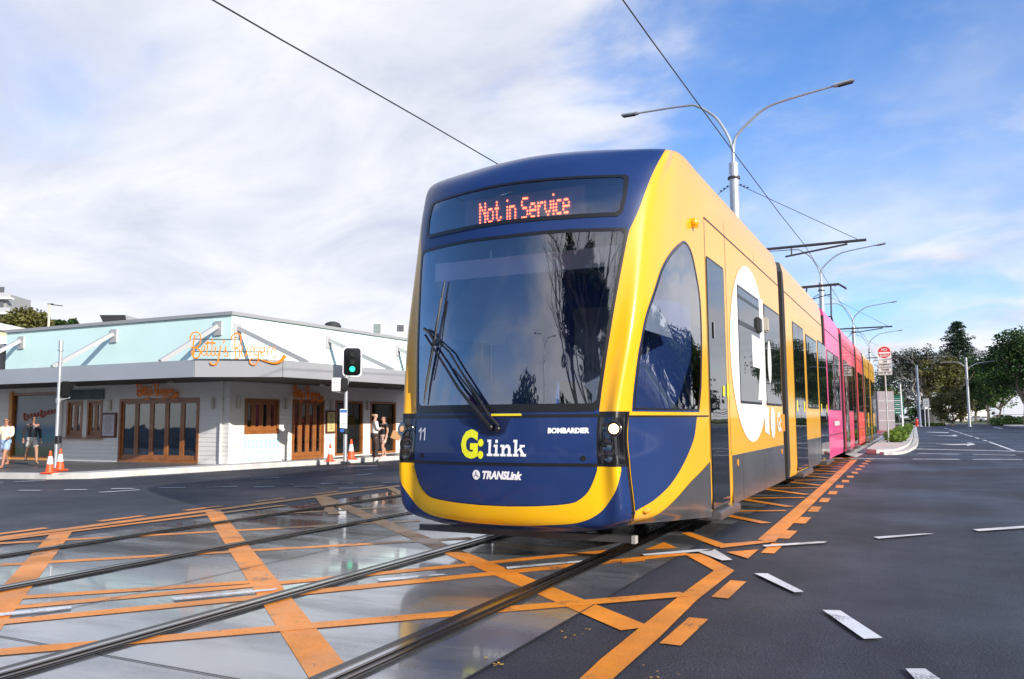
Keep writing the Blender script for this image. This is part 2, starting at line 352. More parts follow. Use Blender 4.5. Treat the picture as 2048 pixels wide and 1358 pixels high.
# right outline beyond the crossing band
oq([(1515, 1079), (1701, 921), (1715.5, 919), (1550, 1083)])
oq([(1362, 1066), (1380, 1064), (1448, 1087), (1436, 1094)]); oq([(1438, 1088), (1539.5, 1079.5), (1552, 1083), (1440, 1096)])
oq([(1452.6, 1103.6), (1517, 1098.6), (1496, 1117)]); oq([(1289, 1099.5), (1328, 1084), (1357, 1096)])
oq([(1243, 1126), (1243, 1121), (1290, 1116), (1290, 1121)])
for k in range(14):
    y0 = 9.35+k*1.35
    linew(OM, (-1.33, y0-.33-1.35*0), (-1.33-.008*k, y0+.33), .13, .0056) if k >= 0 else None
for y0 in (4.6, 5.91, 8.0): linew(OM, (-1.27-.006*y0, y0), (-1.27-.006*y0, y0+.66), .12, .0056)
for k in range(9):          # zigzag hatch between slab and outline
    y0 = 10.3+k*1.98; zo[0] += .00018
    linew(OM, (-3.6, y0+1.9), (-1.68, y0-.1), .15, zo[0]); zo[0] += .00018
    linew(OM, (-3.4, y0+.45), (-1.66, y0+1.35), .13, zo[0])
    zo[0] += .00018; linew(OM, (-8.8, y0+.5), (-7.0, y0-1.4), .15, zo[0])
o = OM.build('orange_box_markings', M_ORANGE, fix=False); o['kind'] = 'structure'
for p in o.data.polygons: pass
WM = MB(); zw = .0158
def wq(pts): quadpx(WM, pts, zw)
for q in ([(745, 643), (808, 643), (985, 732), (940, 735)], [(1075, 820), (1160, 822), (1365, 955), (1275, 960)], [(1475, 1103), (1570, 1103), (1675, 1175), (1550, 1185)]):
    wq([(1200+x/2.415, 880+y/2.415) for x, y in q])
wq([(1525, 1090), (1640, 1082.3), (1655, 1082), (1648, 1085.5), (1530, 1093)]); wq([(1747, 1073.5), (1850, 1066.5), (1868, 1067), (1757, 1077)])
wq([(1946, 1058.5), (2048, 1051.5), (2090, 1049), (2090, 1053), (1957, 1062)])
wq([(1284, 1108), (1399, 1098), (1432, 1097.5), (1421, 1101), (1290, 1111)]); wq([(1396, 1103), (1428, 1097.2), (1465, 1119.5), (1444, 1120.5)])
wq([(-20, 1228), (143, 1211.5), (143, 1216), (-20, 1234)]); wq([(342, 1195), (557, 1176), (548, 1180), (352, 1199.5)])
wq([(754, 1157), (885, 1147), (894, 1149), (760, 1162)]); wq([(1012, 1133.5), (1167, 1120.5), (1160, 1124.5), (1015, 1137.5)])
def wrow(segs, ox, oy, sc, w):
    for x0, y0, x1, y1 in segs: linew(WM, g2(ox+x0/sc, oy+y0/sc), g2(ox+x1/sc, oy+y1/sc), w, .012)
wrow([(80, 42, 270, 35), (110, 93, 240, 93), (375, 90, 510, 88), (650, 83, 785, 82), (580, 105, 815, 90), (930, 78, 1085, 76), (1215, 75, 1390, 70), (1460, 28, 1635, 16), (1485, 73, 1605, 71),
      (1545, 65, 1710, 61), (1725, 72, 1865, 75), (1880, 53, 2048, 52), (1980, 80, 2100, 79), (-60, 48, 20, 45), (2080, 3, 2180, -5)], 0, 950, 2.926, .1)
wrow([(495, 1285, 710, 1272), (195, 1342, 410, 1335), (1005, 1318, 1235, 1313), (600, 1330, 810, 1325), (820, 1340, 1000, 1343), (1260, 1218, 1420, 1207), (1195, 1190, 1410, 1187), (1440, 1310, 1560, 1305)], 360, 600, 3.574, .09)
wrow([(440, 1110, 1500, 1135)], 1700, 620, 3.994, .42)
wrow([(130, 1141, 450, 1146), (545, 1148, 875, 1155), (980, 1158, 1320, 1162), (0, 1191, 395, 1193), (500, 1194, 875, 1196), (980, 1196, 1375, 1198), (-190, 1184, -60, 1187), (-210, 1135, -120, 1137)], 1700, 620, 3.994, .27)
for a in ([(678, 1068), (815, 1078), (935, 1078), (935, 1086), (1005, 1073), (960, 1060), (930, 1060), (955, 1068), (815, 1071)], [(637, 1002), (815, 1008), (845, 1009), (860, 1003), (835, 997), (815, 998), (825, 1003)], [(615, 974), (790, 977), (785, 982), (620, 977)]):
    quadpx(WM, [(1700+x/3.994, 620+y/3.994) for x, y in a], .012)
linew(WM, g2(1978, 884), g2(2030, 903), .13, .012)
for px in (1893, 1903, 1912, 1922, 1932, 1941, 1954, 1970): linew(WM, g2(px-4, 857.5+(px-1893)*.31-1), g2(px+4, 857.5+(px-1893)*.31+1.2), .14, .012)
wq([(1988, 854), (2006, 857), (2003, 858), (1986, 855)])
o = WM.build('white_road_markings', M_WHITEP, fix=False); o['kind'] = 'structure'
for nme in ('orange_box_markings', 'white_road_markings'):
    me = bpy.data.objects[nme].data; bm = bmesh.new(); bm.from_mesh(me)
    for f in bm.faces:
        f.normal_update()
        if f.normal.z < 0: f.normal_flip()
    bm.to_mesh(me); bm.free()
# ------------------------------------------------------------------ tram nose surface
K = np.array([
 [(0, 6.72, .27), (.45, 6.74, .27), (.80, 6.82, .29), (1.04, 6.98, .33), (1.21, 7.95, .27), (1.32, 8.95, .20)],
 [(0, 6.52, .40), (.45, 6.55, .40), (.91, 6.66, .40), (1.14, 6.81, .45), (1.265, 7.9, .42), (1.32, 8.95, .38)],
 [(0, 6.46, .86), (.45, 6.49, .86), (.92, 6.61, .86), (1.13, 6.73, .86), (1.27, 7.9, .86), (1.32, 8.95, .86)],
 [(0, 6.49, 1.27), (.46, 6.52, 1.27), (.92, 6.645, 1.27), (1.12, 6.76, 1.27), (1.27, 7.9, 1.27), (1.32, 8.95, 1.27)],
 [(0, 6.58, 2.1), (.50, 6.62, 2.1), (1.01, 6.80, 2.1), (1.22, 7.00, 2.1), (1.29, 7.95, 2.1), (1.32, 8.95, 2.1)],
 [(0, 6.72, 2.97), (.55, 6.80, 2.97), (1.115, 7.03, 2.97), (1.27, 7.30, 2.97), (1.305, 8.05, 2.97), (1.32, 8.95, 2.97)],
 [(0, 6.86, 3.44), (.58, 6.95, 3.44), (1.19, 7.22, 3.45), (1.30, 7.52, 3.45), (1.315, 8.15, 3.45), (1.32, 8.95, 3.45)],
 [(0, 7.14, 3.76), (.62, 7.20, 3.74), (1.26, 7.47, 3.77), (1.310, 7.75, 3.74), (1.318, 8.25, 3.77), (1.315, 8.95, 3.78)],
 [(0, 7.60, 3.945), (.62, 7.66, 3.93), (1.20, 7.84, 3.89), (1.26, 8.02, 3.94), (1.265, 8.4, 3.985), (1.26, 8.95, 3.98)],
 [(0, 8.30, 4.00), (.50, 8.35, 4.00), (1.00, 8.5, 3.99), (1.05, 8.6, 4.02), (1.07, 8.75, 4.04), (1.07, 8.95, 4.04)]], float)
KF = np.concatenate([K[:, :0:-1]*np.array([-1, 1, 1]), K], axis=1)     # 11 columns, s=-5..5
NR = K.shape[0]
def SURF(s, t):
    s = np.atleast_1d(np.asarray(s, float)); t = np.atleast_1d(np.asarray(t, float))
    Ws = spline(np.eye(11), s+5); Wt = spline(np.eye(NR), t)
    P = np.einsum('nr,rcd,nc->nd', Wt, KF, Ws); P[:, 0] += XC; return P
def SNORM(s, t):
    e = 1e-3; s = np.clip(s, -5+e, 5-e); t = np.clip(t, e, NR-1-e)
    n = np.cross(SURF(s+e, t)-SURF(s-e, t), SURF(s, t+e)-SURF(s, t-e)); return n/np.maximum(np.linalg.norm(n, axis=1), 1e-12)[:, None]
_s = np.linspace(0, 5, 501); _t = np.linspace(0, NR-1, 901); _ss, _tt = np.meshgrid(_s, _t); _ss = _ss.ravel(); _tt = _tt.ravel()
_P = SURF(_ss, _tt)-CP; _w = _P@FW; _PX = np.stack([W/2+F*(_P@XA)/_w, H/2-F*(_P@YA)/_w], 1)
def ST(pts):
    out = []
    for p in pts:
        i = np.argmin(((_PX-np.array(p))**2).sum(1)); out.append((float(_ss[i]), float(_tt[i])))
    return out
def mir(poly): return [(-s, t) for s, t in poly][::-1]
def sym(right): return right+[(-s, t) for s, t in right[::-1] if abs(s) > 1e-6]
def dens(poly, st=.07, closed=True):
    out = []; n = len(poly)
    for i in range(n if closed else n-1):
        a = poly[i]; c = poly[(i+1) % n]; d = math.hypot(c[0]-a[0], c[1]-a[1]); k = max(1, int(math.ceil(d/st)))
        out += [(a[0]+(c[0]-a[0])*j/k, a[1]+(c[1]-a[1])*j/k) for j in range(k)]
    return out
def inpoly(px, py, poly):
    x = np.array([p[0] for p in poly]); y = np.array([p[1] for p in poly]); ins = np.zeros(len(px), bool); n = len(poly); j = n-1
    for i in range(n):
        c = ((y[i] > py) != (y[j] > py)); ins ^= c & (px < (x[j]-x[i])*(py-y[i])/((y[j]-y[i]) if y[j] != y[i] else 1e-9)+x[i]); j = i
    return ins
def smoothpoly(pts, n=8):    # open smooth curve through points
    u = np.linspace(0, len(pts)-1, n*(len(pts)-1)+1); return [tuple(p) for p in spline(np.array(pts), u)]
def patch(name, outer, m, parent, off=.003, holes=(), step=.11, surf=None):
    surf = surf or (SURF, SNORM); outer = dens(outer); hs = [dens(h) for h in holes]
    vs = list(outer); ed = [(i, (i+1) % len(outer)) for i in range(len(outer))]
    for h in hs:
        b0 = len(vs); vs += h; ed += [(b0+i, b0+(i+1) % len(h)) for i in range(len(h))]
    a = np.array(outer); gx, gy = np.meshgrid(np.arange(a[:, 0].min()+step/2, a[:, 0].max(), step), np.arange(a[:, 1].min()+step/2, a[:, 1].max(), step)); gx = gx.ravel(); gy = gy.ravel()
    k = inpoly(gx, gy, outer)
    for h in hs: k &= ~inpoly(gx, gy, h)
    allb = np.array(vs)
    gx = gx[k]; gy = gy[k]
    if len(gx):
        dmin = np.min((gx[:, None]-allb[None, :, 0])**2+(gy[:, None]-allb[None, :, 1])**2, axis=1); kk = dmin > (step*.35)**2
        vs += list(zip(gx[kk], gy[kk]))
    r = delaunay_2d_cdt([Vector(v) for v in vs], ed, [], 0, 1e-6)
    V = np.array([(v.x, v.y) for v in r[0]]); Fc = [f for f in r[2] if len(f) == 3]
    ce = np.array([V[list(f)].mean(0) for f in Fc]); k = inpoly(ce[:, 0], ce[:, 1], outer)
    for h in hs: k &= ~inpoly(ce[:, 0], ce[:, 1], h)
    Fc = [f for f, q in zip(Fc, k) if q]
    P = surf[0](V[:, 0], V[:, 1]); Nn = surf[1](V[:, 0], V[:, 1]); P = P+Nn*off
    me = bpy.data.meshes.new(name); me.from_pydata(P.tolist(), [], [list(f) for f in Fc]); me.update()
    bm = bmesh.new(); bm.from_mesh(me); bm.normal_update()
    for f in bm.faces:
        i = f.verts[0].index
        if f.normal.dot(Vector(Nn[i])) < 0: f.normal_flip()
    bm.to_mesh(me); bm.free()
    o = link(name, me, m, parent, smooth=True)
    try: me.normals_split_custom_set_from_vertices([tuple(n) for n in Nn])
    except Exception as e: print('normals', e)
    return o
tram = wroot('tram', (XC, 8, 0), 'gold and navy articulated tram coming head on out of service', 'tram')
cab = None
# -- regions in (s,t), right half then mirrored
pillar_edge = [(1.985, 3.03), (1.97, 4.0), (1.965, 4.85)]+smoothpoly([(1.97, 4.95), (2.03, 5.12), (2.09, 5.36), (2.12, 5.78), (2.14, 6.23), (2.14, 6.67), (2.13, 7.3), (2.10, 8.1), (1.95, 9.0)], 4)
# windscreen, display and side window outlines
ws_r = [(0, 3.06), (1.0, 3.06), (1.86, 3.06)]+smoothpoly([(1.975, 3.10), (1.97, 3.6), (1.965, 4.2), (1.96, 4.7), (1.95, 4.93)], 4)+[(1.90, 4.975), (1.0, 4.975), (0, 4.96)]
wsg_r = [(0, 3.16), (1.0, 3.16), (1.82, 3.16)]+smoothpoly([(1.89, 3.20), (1.90, 3.6), (1.90, 4.2), (1.895, 4.7), (1.88, 4.89)], 4)+[(1.82, 4.93), (1.0, 4.93), (0, 4.915)]
ds_r = [(0, 5.13), (1.0, 5.13), (1.72, 5.15), (1.79, 5.22), (1.78, 5.6), (1.735, 6.02), (1.67, 6.10), (1.0, 6.12), (0, 6.12)]
dg_r = [(0, 5.20), (1.0, 5.20), (1.68, 5.22), (1.725, 5.28), (1.715, 5.6), (1.67, 5.98), (1.62, 6.03), (1.0, 6.05), (0, 6.05)]
sw_o = ST([(1264, 826), (1277, 700), (1290, 636), (1308, 580), (1324, 533), (1342, 503), (1361, 484), (1370, 482.6), (1382, 500), (1392, 543), (1401, 600), (1403.5, 682), (1402.6, 773), (1398, 825)])
def inset(poly, cx, cy, k): return [(cx+(x-cx)*k, cy+(y-cy)*k) for x, y in poly]
swx = [p[0] for p in sw_o]; swy = [p[1] for p in sw_o]
sw_o = [(sw_o[0][0], 3.06)]+smoothpoly(sw_o[1:-1], 5)+[(sw_o[-1][0], 3.06)]
def shrink(poly, d):       # offset polygon inward in (s,t)
    n = len(poly); out = []; A = sum(poly[i][0]*poly[(i+1) % n][1]-poly[(i+1) % n][0]*poly[i][1] for i in range(n)); sg = 1 if A > 0 else -1
    for i in range(n):
        p, q, r = poly[i-1], poly[i], poly[(i+1) % n]
        d1 = Vector((q[0]-p[0], q[1]-p[1])); d2 = Vector((r[0]-q[0], r[1]-q[1]))
        n1 = Vector((-d1.y, d1.x)).normalized() if d1.length > 0 else Vector((0, 0)); n2 = Vector((-d2.y, d2.x)).normalized() if d2.length > 0 else Vector((0, 0))
        m = (n1+n2); m = m/max(.35, m.length_squared/2) if m.length > 1e-6 else n1
        out.append((q[0]+sg*m.x*d*.5*1.0*(1), q[1]+sg*m.y*d*.5))
    return out
sw_ring = shrink(sw_o, .055); sw_gl = shrink(sw_o, .095)
shell = [(-5, 0), (5, 0), (5, NR-1), (-5, NR-1)]
body = patch('cab_body', shell, M_GOLD, tram, 0, holes=[sym(wsg_r), sym(dg_r), sw_gl, mir(sw_gl)], step=.09)
cab = body
navy_r = [(0, 3.03), (1.0, 3.03)]+pillar_edge+[(0, 9.0)]
patch('upper_front_panel', sym(navy_r), M_NAVY, cab, .003, holes=[sym(wsg_r), sym(dg_r)], step=.13)
patch('windscreen_gasket', sym(ws_r), M_BLACK, cab, .008, holes=[sym(wsg_r)])
patch('windscreen', sym(wsg_r), M_WSGLASS, cab, .004, step=.1)
patch('display_gasket', sym(ds_r), M_BLACK, cab, .010, holes=[sym(dg_r)])
dwin = patch('display_window', sym(dg_r), M_WSGLASS, cab, .004)
for k, f in ((0, lambda p: p), (1, mir)):
    w = patch('side_window', f(sw_gl), M_WSGLASS, cab, .004)
    patch('window_surround', f(sw_o), M_NAVY, w, .004, holes=[f(sw_ring)]); patch('window_gasket', f(sw_ring), M_BLACK, w, .009, holes=[f(sw_gl)])
# lower front
lip = .02
patch('front_panel', sym([(0, 2.03), (1.96, 2.03), (1.965, 2.98), (0, 2.98)]), M_NAVY, cab, .006)
patch('panel_gap', sym([(0, 1.965), (3.0, 1.965), (3.06, 3.06), (0, 3.06)]), M_BLACK, cab, .0025)
inn = ST([(1192.4, 927), (1188, 959), (1178, 981), (1162.5, 996.6), (1140, 1006.6), (1085, 1012), (1019, 1013)])
out = ST([(1240, 926), (1237.6, 959), (1231, 983), (1217.6, 1005), (1195.5, 1027.5), (1173.5, 1039.7), (1140, 1047), (1085, 1049.6), (1020, 1049.5)])
inn = [(1.965, 1.97)]+smoothpoly([(1.96, 1.9)]+inn[1:], 4)
out = [(out[0][0], 1.97)]+smoothpoly([(out[0][0], 1.9)]+out[1:], 4)
patch('bumper_skin', sym([(0, 0.0), (2.98, 0.0), (2.98, 1.965), (0, 1.965)]), M_NAVY, cab, .0045, step=.09)
patch('bumper_stripe', sym([(0, out[-1][1])]+out[::-1][1:]+inn+[(0, inn[-1][1])]), M_YEL, cab, .0075, step=.09)
patch('lower_front_panel', sym([(0, inn[-1][1]+.02)]+[(max(0, s-.02), t+.02) for s, t in inn[::-1][1:-1]]+[(inn[0][0]-.02, 1.955), (0, 1.955)]), M_NAVY, cab, .0105, step=.09)
# side panels of the cab
sd_r = ST([(1393, 831.6), (1387, 878), (1373, 915), (1348.6, 958), (1324, 986), (1293, 1009.5), (1250, 1033)])
gr_r = ST([(1427, 922.8), (1404, 940), (1379.6, 964.7), (1355, 992.6), (1330, 1017), (1299, 1035.8), (1262, 1047)])
for f in (lambda p: p, mir):
    patch('side_panel', f([(3.06, 2.98)]+[(sd_r[0][0], 2.98)]+smoothpoly(sd_r, 4)[1:-1]+[(3.06, max(.12, sd_r[-1][1]))]), M_NAVY, cab, .005)
    patch('lower_side_skirt', f([(5, gr_r[0][1])]+smoothpoly(gr_r, 4)[1:]+[(3.2, 0), (5, 0)]), M_SKIRT, cab, .005)
    patch('seam', f([(2.985, 0), (3.025, 0), (3.025, 3.06), (2.985, 3.06)]), M_BLACK, cab, .012)
    patch('seam', f([(3.03, 2.985), (4.98, 2.985), (4.98, 3.01), (3.03, 3.01)]), M_BLACK, cab, .0085)
def lamp_cluster(sg):
    f = (lambda p: p) if sg > 0 else mir
    h = patch('headlight', f([(2.0, 2.03), (2.93, 2.03), (2.96, 2.98), (2.0, 2.98)]), M_BLACKG, cab, .007)
    P = SURF([2.62*sg], [2.80])[0]; Nn = SNORM([2.62*sg], [2.80])[0]
    hot = mat('headlight_lens', (1, .8, .55) if sg > 0 else (.25, .18, .12), .2, emit=(1, .50, .20), estr=9 if sg > 0 else .5)
    a = MB(); a.ball((0, 0, 0), .042 if sg > 0 else .03, 14, (1, .5, 1)); o = a.build('lens', hot, h, True)
    q = Vector((-Nn[0], -Nn[1], -Nn[2])).to_track_quat('Y', 'Z'); o.data.transform(Matrix.Translation(P+Nn*.012) @ q.to_matrix().to_4x4())
    rim = mat('lamp_bowl', (.16, .15, .14), .15, metal=1)
    for s_, t_, r_ in ((2.62, 2.80, .06), (2.25, 2.82, .035), (2.35, 2.45, .055), (2.35, 2.2, .05)):
        P = SURF([s_*sg], [t_])[0]; Nn = SNORM([s_*sg], [t_])[0]
        a = MB(); a.lathe([(r_*.55, -.002), (r_, .006), (r_*1.08, .004), (r_*1.02, -.004)], n=18); o = a.build('bowl', rim, h, True)
        o.data.transform(Matrix.Translation(P+Nn*.010) @ Vector(Nn).to_track_quat('Z', 'Y').to_matrix().to_4x4())
    return h
lamp_cluster(1); lamp_cluster(-1)
def on_surf(px, py, off):
    s, t = ST([(px, py)])[0]; P = SURF([s], [t])[0]; n = SNORM([s], [t])[0]; return P+n*off
AMB = mat('amber_lens', (.95, .42, .01), .18, coat=1)
a = MB(); a.ball(tuple(on_surf(1385, 445, .02)), .052, 14, (1.0, 1.1, 1.0)); a.beam(on_surf(1385, 445, .0)+np.array([0, 0, -.03]), on_surf(1385, 445, .06)+np.array([0, 0, -.045]), .05, .04); a.build('marker_lamp', AMB, cab, True)
a = MB(); a.ball(tuple(on_surf(1291, 1021, .0)), .05, 12, (.8, 1.3, .6)); a.build('turn_lamp', mat('amber_body', (.85, .34, .02), .3, coat=.8), cab, True)
# towing holes and wiper
for px, py in ((1154.5, 908), (851, 909)):
    s_ = None
hole = mat('hole', (.004, .004, .006), .6)
for sg in (-1, 1):
    P = SURF([1.70*sg], [2.14])[0]; n = SNORM([1.70*sg], [2.14])[0]
    a = MB(); a.lathe([(.020, -.004), (.024, .003), (.016, .0035), (.014, 0)], n=14); o = a.build('tow_cover', hole, cab, True)
    o.data.transform(Matrix.Translation(P+n*.008) @ Vector(n).to_track_quat('Z', 'Y').to_matrix().to_4x4())
def sp_off(s, t, off): return SURF([s], [t])[0]+SNORM([s], [t])[0]*off
def FST(px, py):          # front pixel to (s,t) on the left half
    i = np.argmin(((_PXL-np.array((px, py)))**2).sum(1)); return float(_sl[i]), float(_tl[i])
_sg = np.linspace(-2.6, 2.6, 401); _tg = np.linspace(1.0, 7.0, 401); _sl, _tl = [q.ravel() for q in np.meshgrid(_sg, _tg)]
_Q = SURF(_sl, _tl)-CP; _wq = _Q@FW; _PXL = np.stack([W/2+F*(_Q@XA)/_wq, H/2-F*(_Q@YA)/_wq], 1)
def FP(px, py, off): s, t = FST(px, py); return Vector(sp_off(s, t, off))
wp = MB()
wp.tube([FP(984, 853, .03), FP(965, 828, .07), FP(925, 778, .06), FP(893, 727, .05), FP(858, 672, .045)], [.022, .02, .013, .011, .010])
wp.tube([FP(1000, 853, .03), FP(985, 832, .07), FP(940, 762, .06), FP(906, 705, .05), FP(866, 667, .045)], [.018, .014, .010, .009, .009])
wp.tube([FP(985, 833, .07), FP(930, 760, .055), FP(915, 740, .055)], .008)
for q in ((984, 855), (998, 858)): wp.ball(tuple(FP(*q, .03)), .030, 10)
wiper = wp.build('wiper', M_BLACK, cab, True)
wb = MB(); wb.tube([FP(895, 563, .03), FP(885, 620, .035), FP(872, 690, .035), FP(858, 770, .03), FP(853, 808, .03)], [.006, .011, .014, .011, .006], 6)
wb.tube([FP(890, 600, .05), FP(878, 680, .05), FP(862, 760, .05)], .007, 6); wb.build('wiper_blade', M_DARK, wiper, True)
wb = MB(); wb.tube([FP(855, 660, .035), FP(868, 668, .05), FP(880, 690, .045)], .016, 6); wb.build('wiper_joint', M_BLACK, wiper, True)
rp = [FST(*q) for q in ((955, 833), (957, 850), (962, 866), (975, 873), (1000, 872), (1010, 866), (1017, 848), (1022, 834))]
rp = [(s, t) for s, t in rp]
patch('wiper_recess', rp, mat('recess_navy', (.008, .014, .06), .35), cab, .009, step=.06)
# front lettering
def ftext(nm, s, px, py, size, m, off=.0095, cond=1, bold=0., shear=0., par=None):
    s0, t0 = FST(px, py); P = sp_off(s0, t0, 0); X = SURF([s0+.25], [t0])[0]-P; Z = SURF([s0], [t0+.3])[0]-P
    Pn = P+SNORM([s0], [t0])[0]*off
    o = text(nm, s, size, m, par or cab, Matrix.Identity(4), .001, cond, bold, shear)
    me = o.data; sc_x = .25/np.linalg.norm(X); 
    for v in me.vertices:       # wrap the flat letters on the curved panel
        x, y, z = v.co; s1 = s0; 
        # advance along s by arc length x
        xs = x*sc_x; tt = t0+y*.3/np.linalg.norm(Z)
        Q = SURF([s0+xs], [tt])[0]+SNORM([s0+xs], [tt])[0]*(off+z); v.co = Vector(Q)
    return o
def fpoly(nm, polys, px, py, size, xs_, m, off=.0095, par=None):
    s0, t0 = FST(px, py); X = SURF([s0+.25], [t0])[0]-SURF([s0], [t0])[0]; Z = SURF([s0], [t0+.3])[0]-SURF([s0], [t0])[0]; b = MB()
    for p in polys:
        p = dens(p, .12); b.add([tuple(SURF([s0+x*size*xs_*.25/np.linalg.norm(X)], [t0+y*size*.3/np.linalg.norm(Z)])[0]+SNORM([s0], [t0])[0]*off) for x, y in p], [list(range(len(p)))])
    return b.build(nm, m, par or cab, fix=False)
def rc(x0, y0, x1, y1): return [(x0, y0), (x1, y0), (x1, y1), (x0, y1)]
WT = mat('white_lettering', (.9, .9, .9), .4)
one = lambda x: [(x+.26, 0), (x+.42, 0), (x+.42, 1), (x+.28, 1), (x, .80), (x, .64), (x+.26, .80)]
fpoly('fleet_number', [one(0), one(.56)], 838, 880, .118, .85, WT)
ftext('maker_lettering', 'BOMBARDIER', 1096, 866, .068, WT, cond=.86, bold=.004)
ftext('operator_lettering', 'G:', 923, 912.5, .30, M_GLINKY, cond=.80, bold=.015)
LK = [rc(.12, 0, .34, 1), rc(0, .85, .12, 1), rc(-.02, 0, .12, .15), rc(.34, 0, .48, .15),
 rc(.70, 0, .92, .70), rc(.57, .55, .70, .70), rc(.56, 0, .70, .15), rc(.92, 0, 1.05, .15), rc(.70, .80, .92, 1.0),
 rc(1.28, 0, 1.50, .70), rc(1.15, .55, 1.28, .70), rc(1.14, 0, 1.28, .15), rc(1.50, 0, 1.62, .15), [(1.50, .36), (1.60, .50), (1.72, .54), (1.82, .46), (1.82, 0), (2.04, 0), (2.04, .50), (1.92, .68), (1.74, .73), (1.60, .68), (1.50, .58)], rc(1.71, 0, 1.82, .15), rc(2.04, 0, 2.16, .15),
 rc(2.36, 0, 2.58, 1), rc(2.24, .85, 2.36, 1), rc(2.23, 0, 2.36, .15), rc(2.58, 0, 2.70, .15), [(2.58, .26), (2.74, .40), (3.02, 0), (3.32, 0), (3.32, .15), (3.18, .15), (2.92, .50), (3.06, .56), (3.20, .56), (3.20, .70), (2.78, .70), (2.78, .56), (2.84, .56), (2.58, .38)], rc(2.86, 0, 2.95, .15)]
fpoly('operator_lettering', LK, 975.5, 911.5, .142, .79, WT)
ftext('network_lettering', 'TRANSLink', 964, 956, .086, WT, cond=.90, bold=.0045, shear=.28, off=.0125)
s0, t0 = FST(954, 949); P = sp_off(s0, t0, .0125)
nn_ = SNORM([s0], [t0])[0]
a = MB(); a.lathe([(.043, 0), (.043, .003)], n=24); lg = a.build('network_emblem', WT, cab); lg.data.transform(Matrix.Translation(P) @ Vector(nn_).to_track_quat('Z', 'Y').to_matrix().to_4x4() @ Matrix.Diagonal((.85, 1, 1, 1)))
a = MB(); e0 = Vector(P)+Vector(nn_)*.0035
for ang in (95, 215, 335):
    r = math.radians(ang); a.beam(e0, e0+Vector((math.cos(r)*.033, 0, math.sin(r)*.036)), .008, .002)
a.build('emblem_mark', M_NAVY, lg)
a = MB()
for q in range(1): a.add([FP(984, 828.5, .014), FP(1044, 827.5, .014), FP(1044, 831.5, .014), FP(984, 832, .014)], [(0, 1, 2, 3)])
a.build('warning_label', M_YFILM, cab)
# destination display : LED dots behind the display glass
FONT = {'N': ['10001', '11001', '10101', '10011', '10001', '10001', '10001'], 'o': ['00000', '00000', '01110', '10001', '10001', '10001', '01110'], 't': ['01000', '01000', '11100', '01000', '01000', '01001', '00110'],
 'i': ['1', '0', '1', '1', '1', '1', '1'], 'n': ['00000', '00000', '11110', '10001', '10001', '10001', '10001'], 'S': ['01111', '10000', '10000', '01110', '00001', '00001', '11110'], 'e': ['00000', '00000', '01110', '10001', '11111', '10000', '01110'],
 'r': ['0000', '0000', '1011', '1100', '1000', '1000', '1000'], 'v': ['00000', '00000', '10001', '10001', '10001', '01010', '00100'], 'c': ['0000', '0000', '0111', '1000', '1000', '1000', '0111'], ' ': ['00']*7}
dots = []; cx = 0
for ch in 'Not in Service':
    gl = FONT[ch]
    for r_, row in enumerate(gl):
        for c_, v in enumerate(row):
            if v == '1': dots += [(cx+c_, 7-r_+.0), (cx+c_+.02, 7-r_+.45)] if False else [(cx+c_, 6-r_)]
    cx += len(gl[0])+1
LED = mat('led_orange', (.9, .15, .05), .4, emit=(1, .13, .035), estr=6.5)
A = ray(960, 446); Bq = ray(1138, 428); yb = 7.04
PA = CP+A*(yb/A[1]); PB = CP+Bq*(yb/Bq[1]); zt = ony(960, 416, yb)[2]
a = MB(); dxp = (PB[0]-PA[0])/(cx-2); dzp = .205/6.6
for (u_, v_) in dots:
    x = PA[0]+u_*dxp; zc_ = (PA[2]+PB[2])/2+.01+v_*dzp
    rr = .0092; a.add([(x+rr*math.cos(k*math.pi/3), yb, zc_+rr*1.3*math.sin(k*math.pi/3)) for k in range(6)], [tuple(range(6))])
a.build('display_lettering', LED, dwin, fix=False)
patch('display_backing', sym(ds_r), mat('display_black', (.012, .014, .02), .5), dwin, -.50)
rim_ = SURF(np.linspace(-5, 5, 81), np.full(81, 9.0)); a = MB(); cpt = len(rim_); a.add([tuple(p) for p in rim_]+[(XC, 8.95, 4.07)], [(i, i+1, cpt) for i in range(80)]); a.build('cab_roof', M_NAVY, cab, fix=False)
a = MB(); a.add([(p[0], p[1], p[2]-.12) for p in rim_]+[(XC, 8.95, 3.95)], [(i, i+1, cpt) for i in range(80)]); a.build('cab_ceiling', mat('cab_ceiling_dark', (.06, .07, .09), .7), cab, fix=False)
a = MB(); zb = (PA[2]+PB[2])/2
a.box((PA[0]-.17, 7.05, zb-.04), (PB[0]+.16, 7.075, zb+.25)); a.build('display_screen', mat('display_grey', (.16, .16, .15), .5), dwin)
# cab interior
INB = mat('interior_blue', (.10, .20, .60), .6); ING = mat('interior_grey', (.50, .54, .64), .6); IND = mat('interior_dark', (.015, .016, .02), .7)
a = MB(); a.box((XC-1.2, 8.75, .5), (XC+1.2, 8.79, 3.45)); a.build('cab_bulkhead', INB, cab)
a = MB(); a.box((XC-1.15, 6.95, .5), (XC+1.15, 8.7, .55)); a.build('cab_floor', IND, cab)
a = MB(); a.box((XC-.9, 6.82, 1.22), (XC+.9, 7.45, 1.27)); a.box((XC-.80, 7.2, 1.27), (XC+.2, 7.5, 1.62)); a.build('dashboard', mat('dash_blue', (.08, .15, .38), .5), cab, bevel=.02)
a = MB(); a.box((XC-.92, 6.98, 2.62), (XC+1.0, 7.0, 2.80)); a.build('sun_visor', mat('visor_pale', (.85, .88, .95), .7), cab)
a = MB()                                                     # ceiling arch
arc = [(XC-1.02+2.04*i/24, 2.1+.78*math.sin(math.pi*i/24)**.6) for i in range(25)]
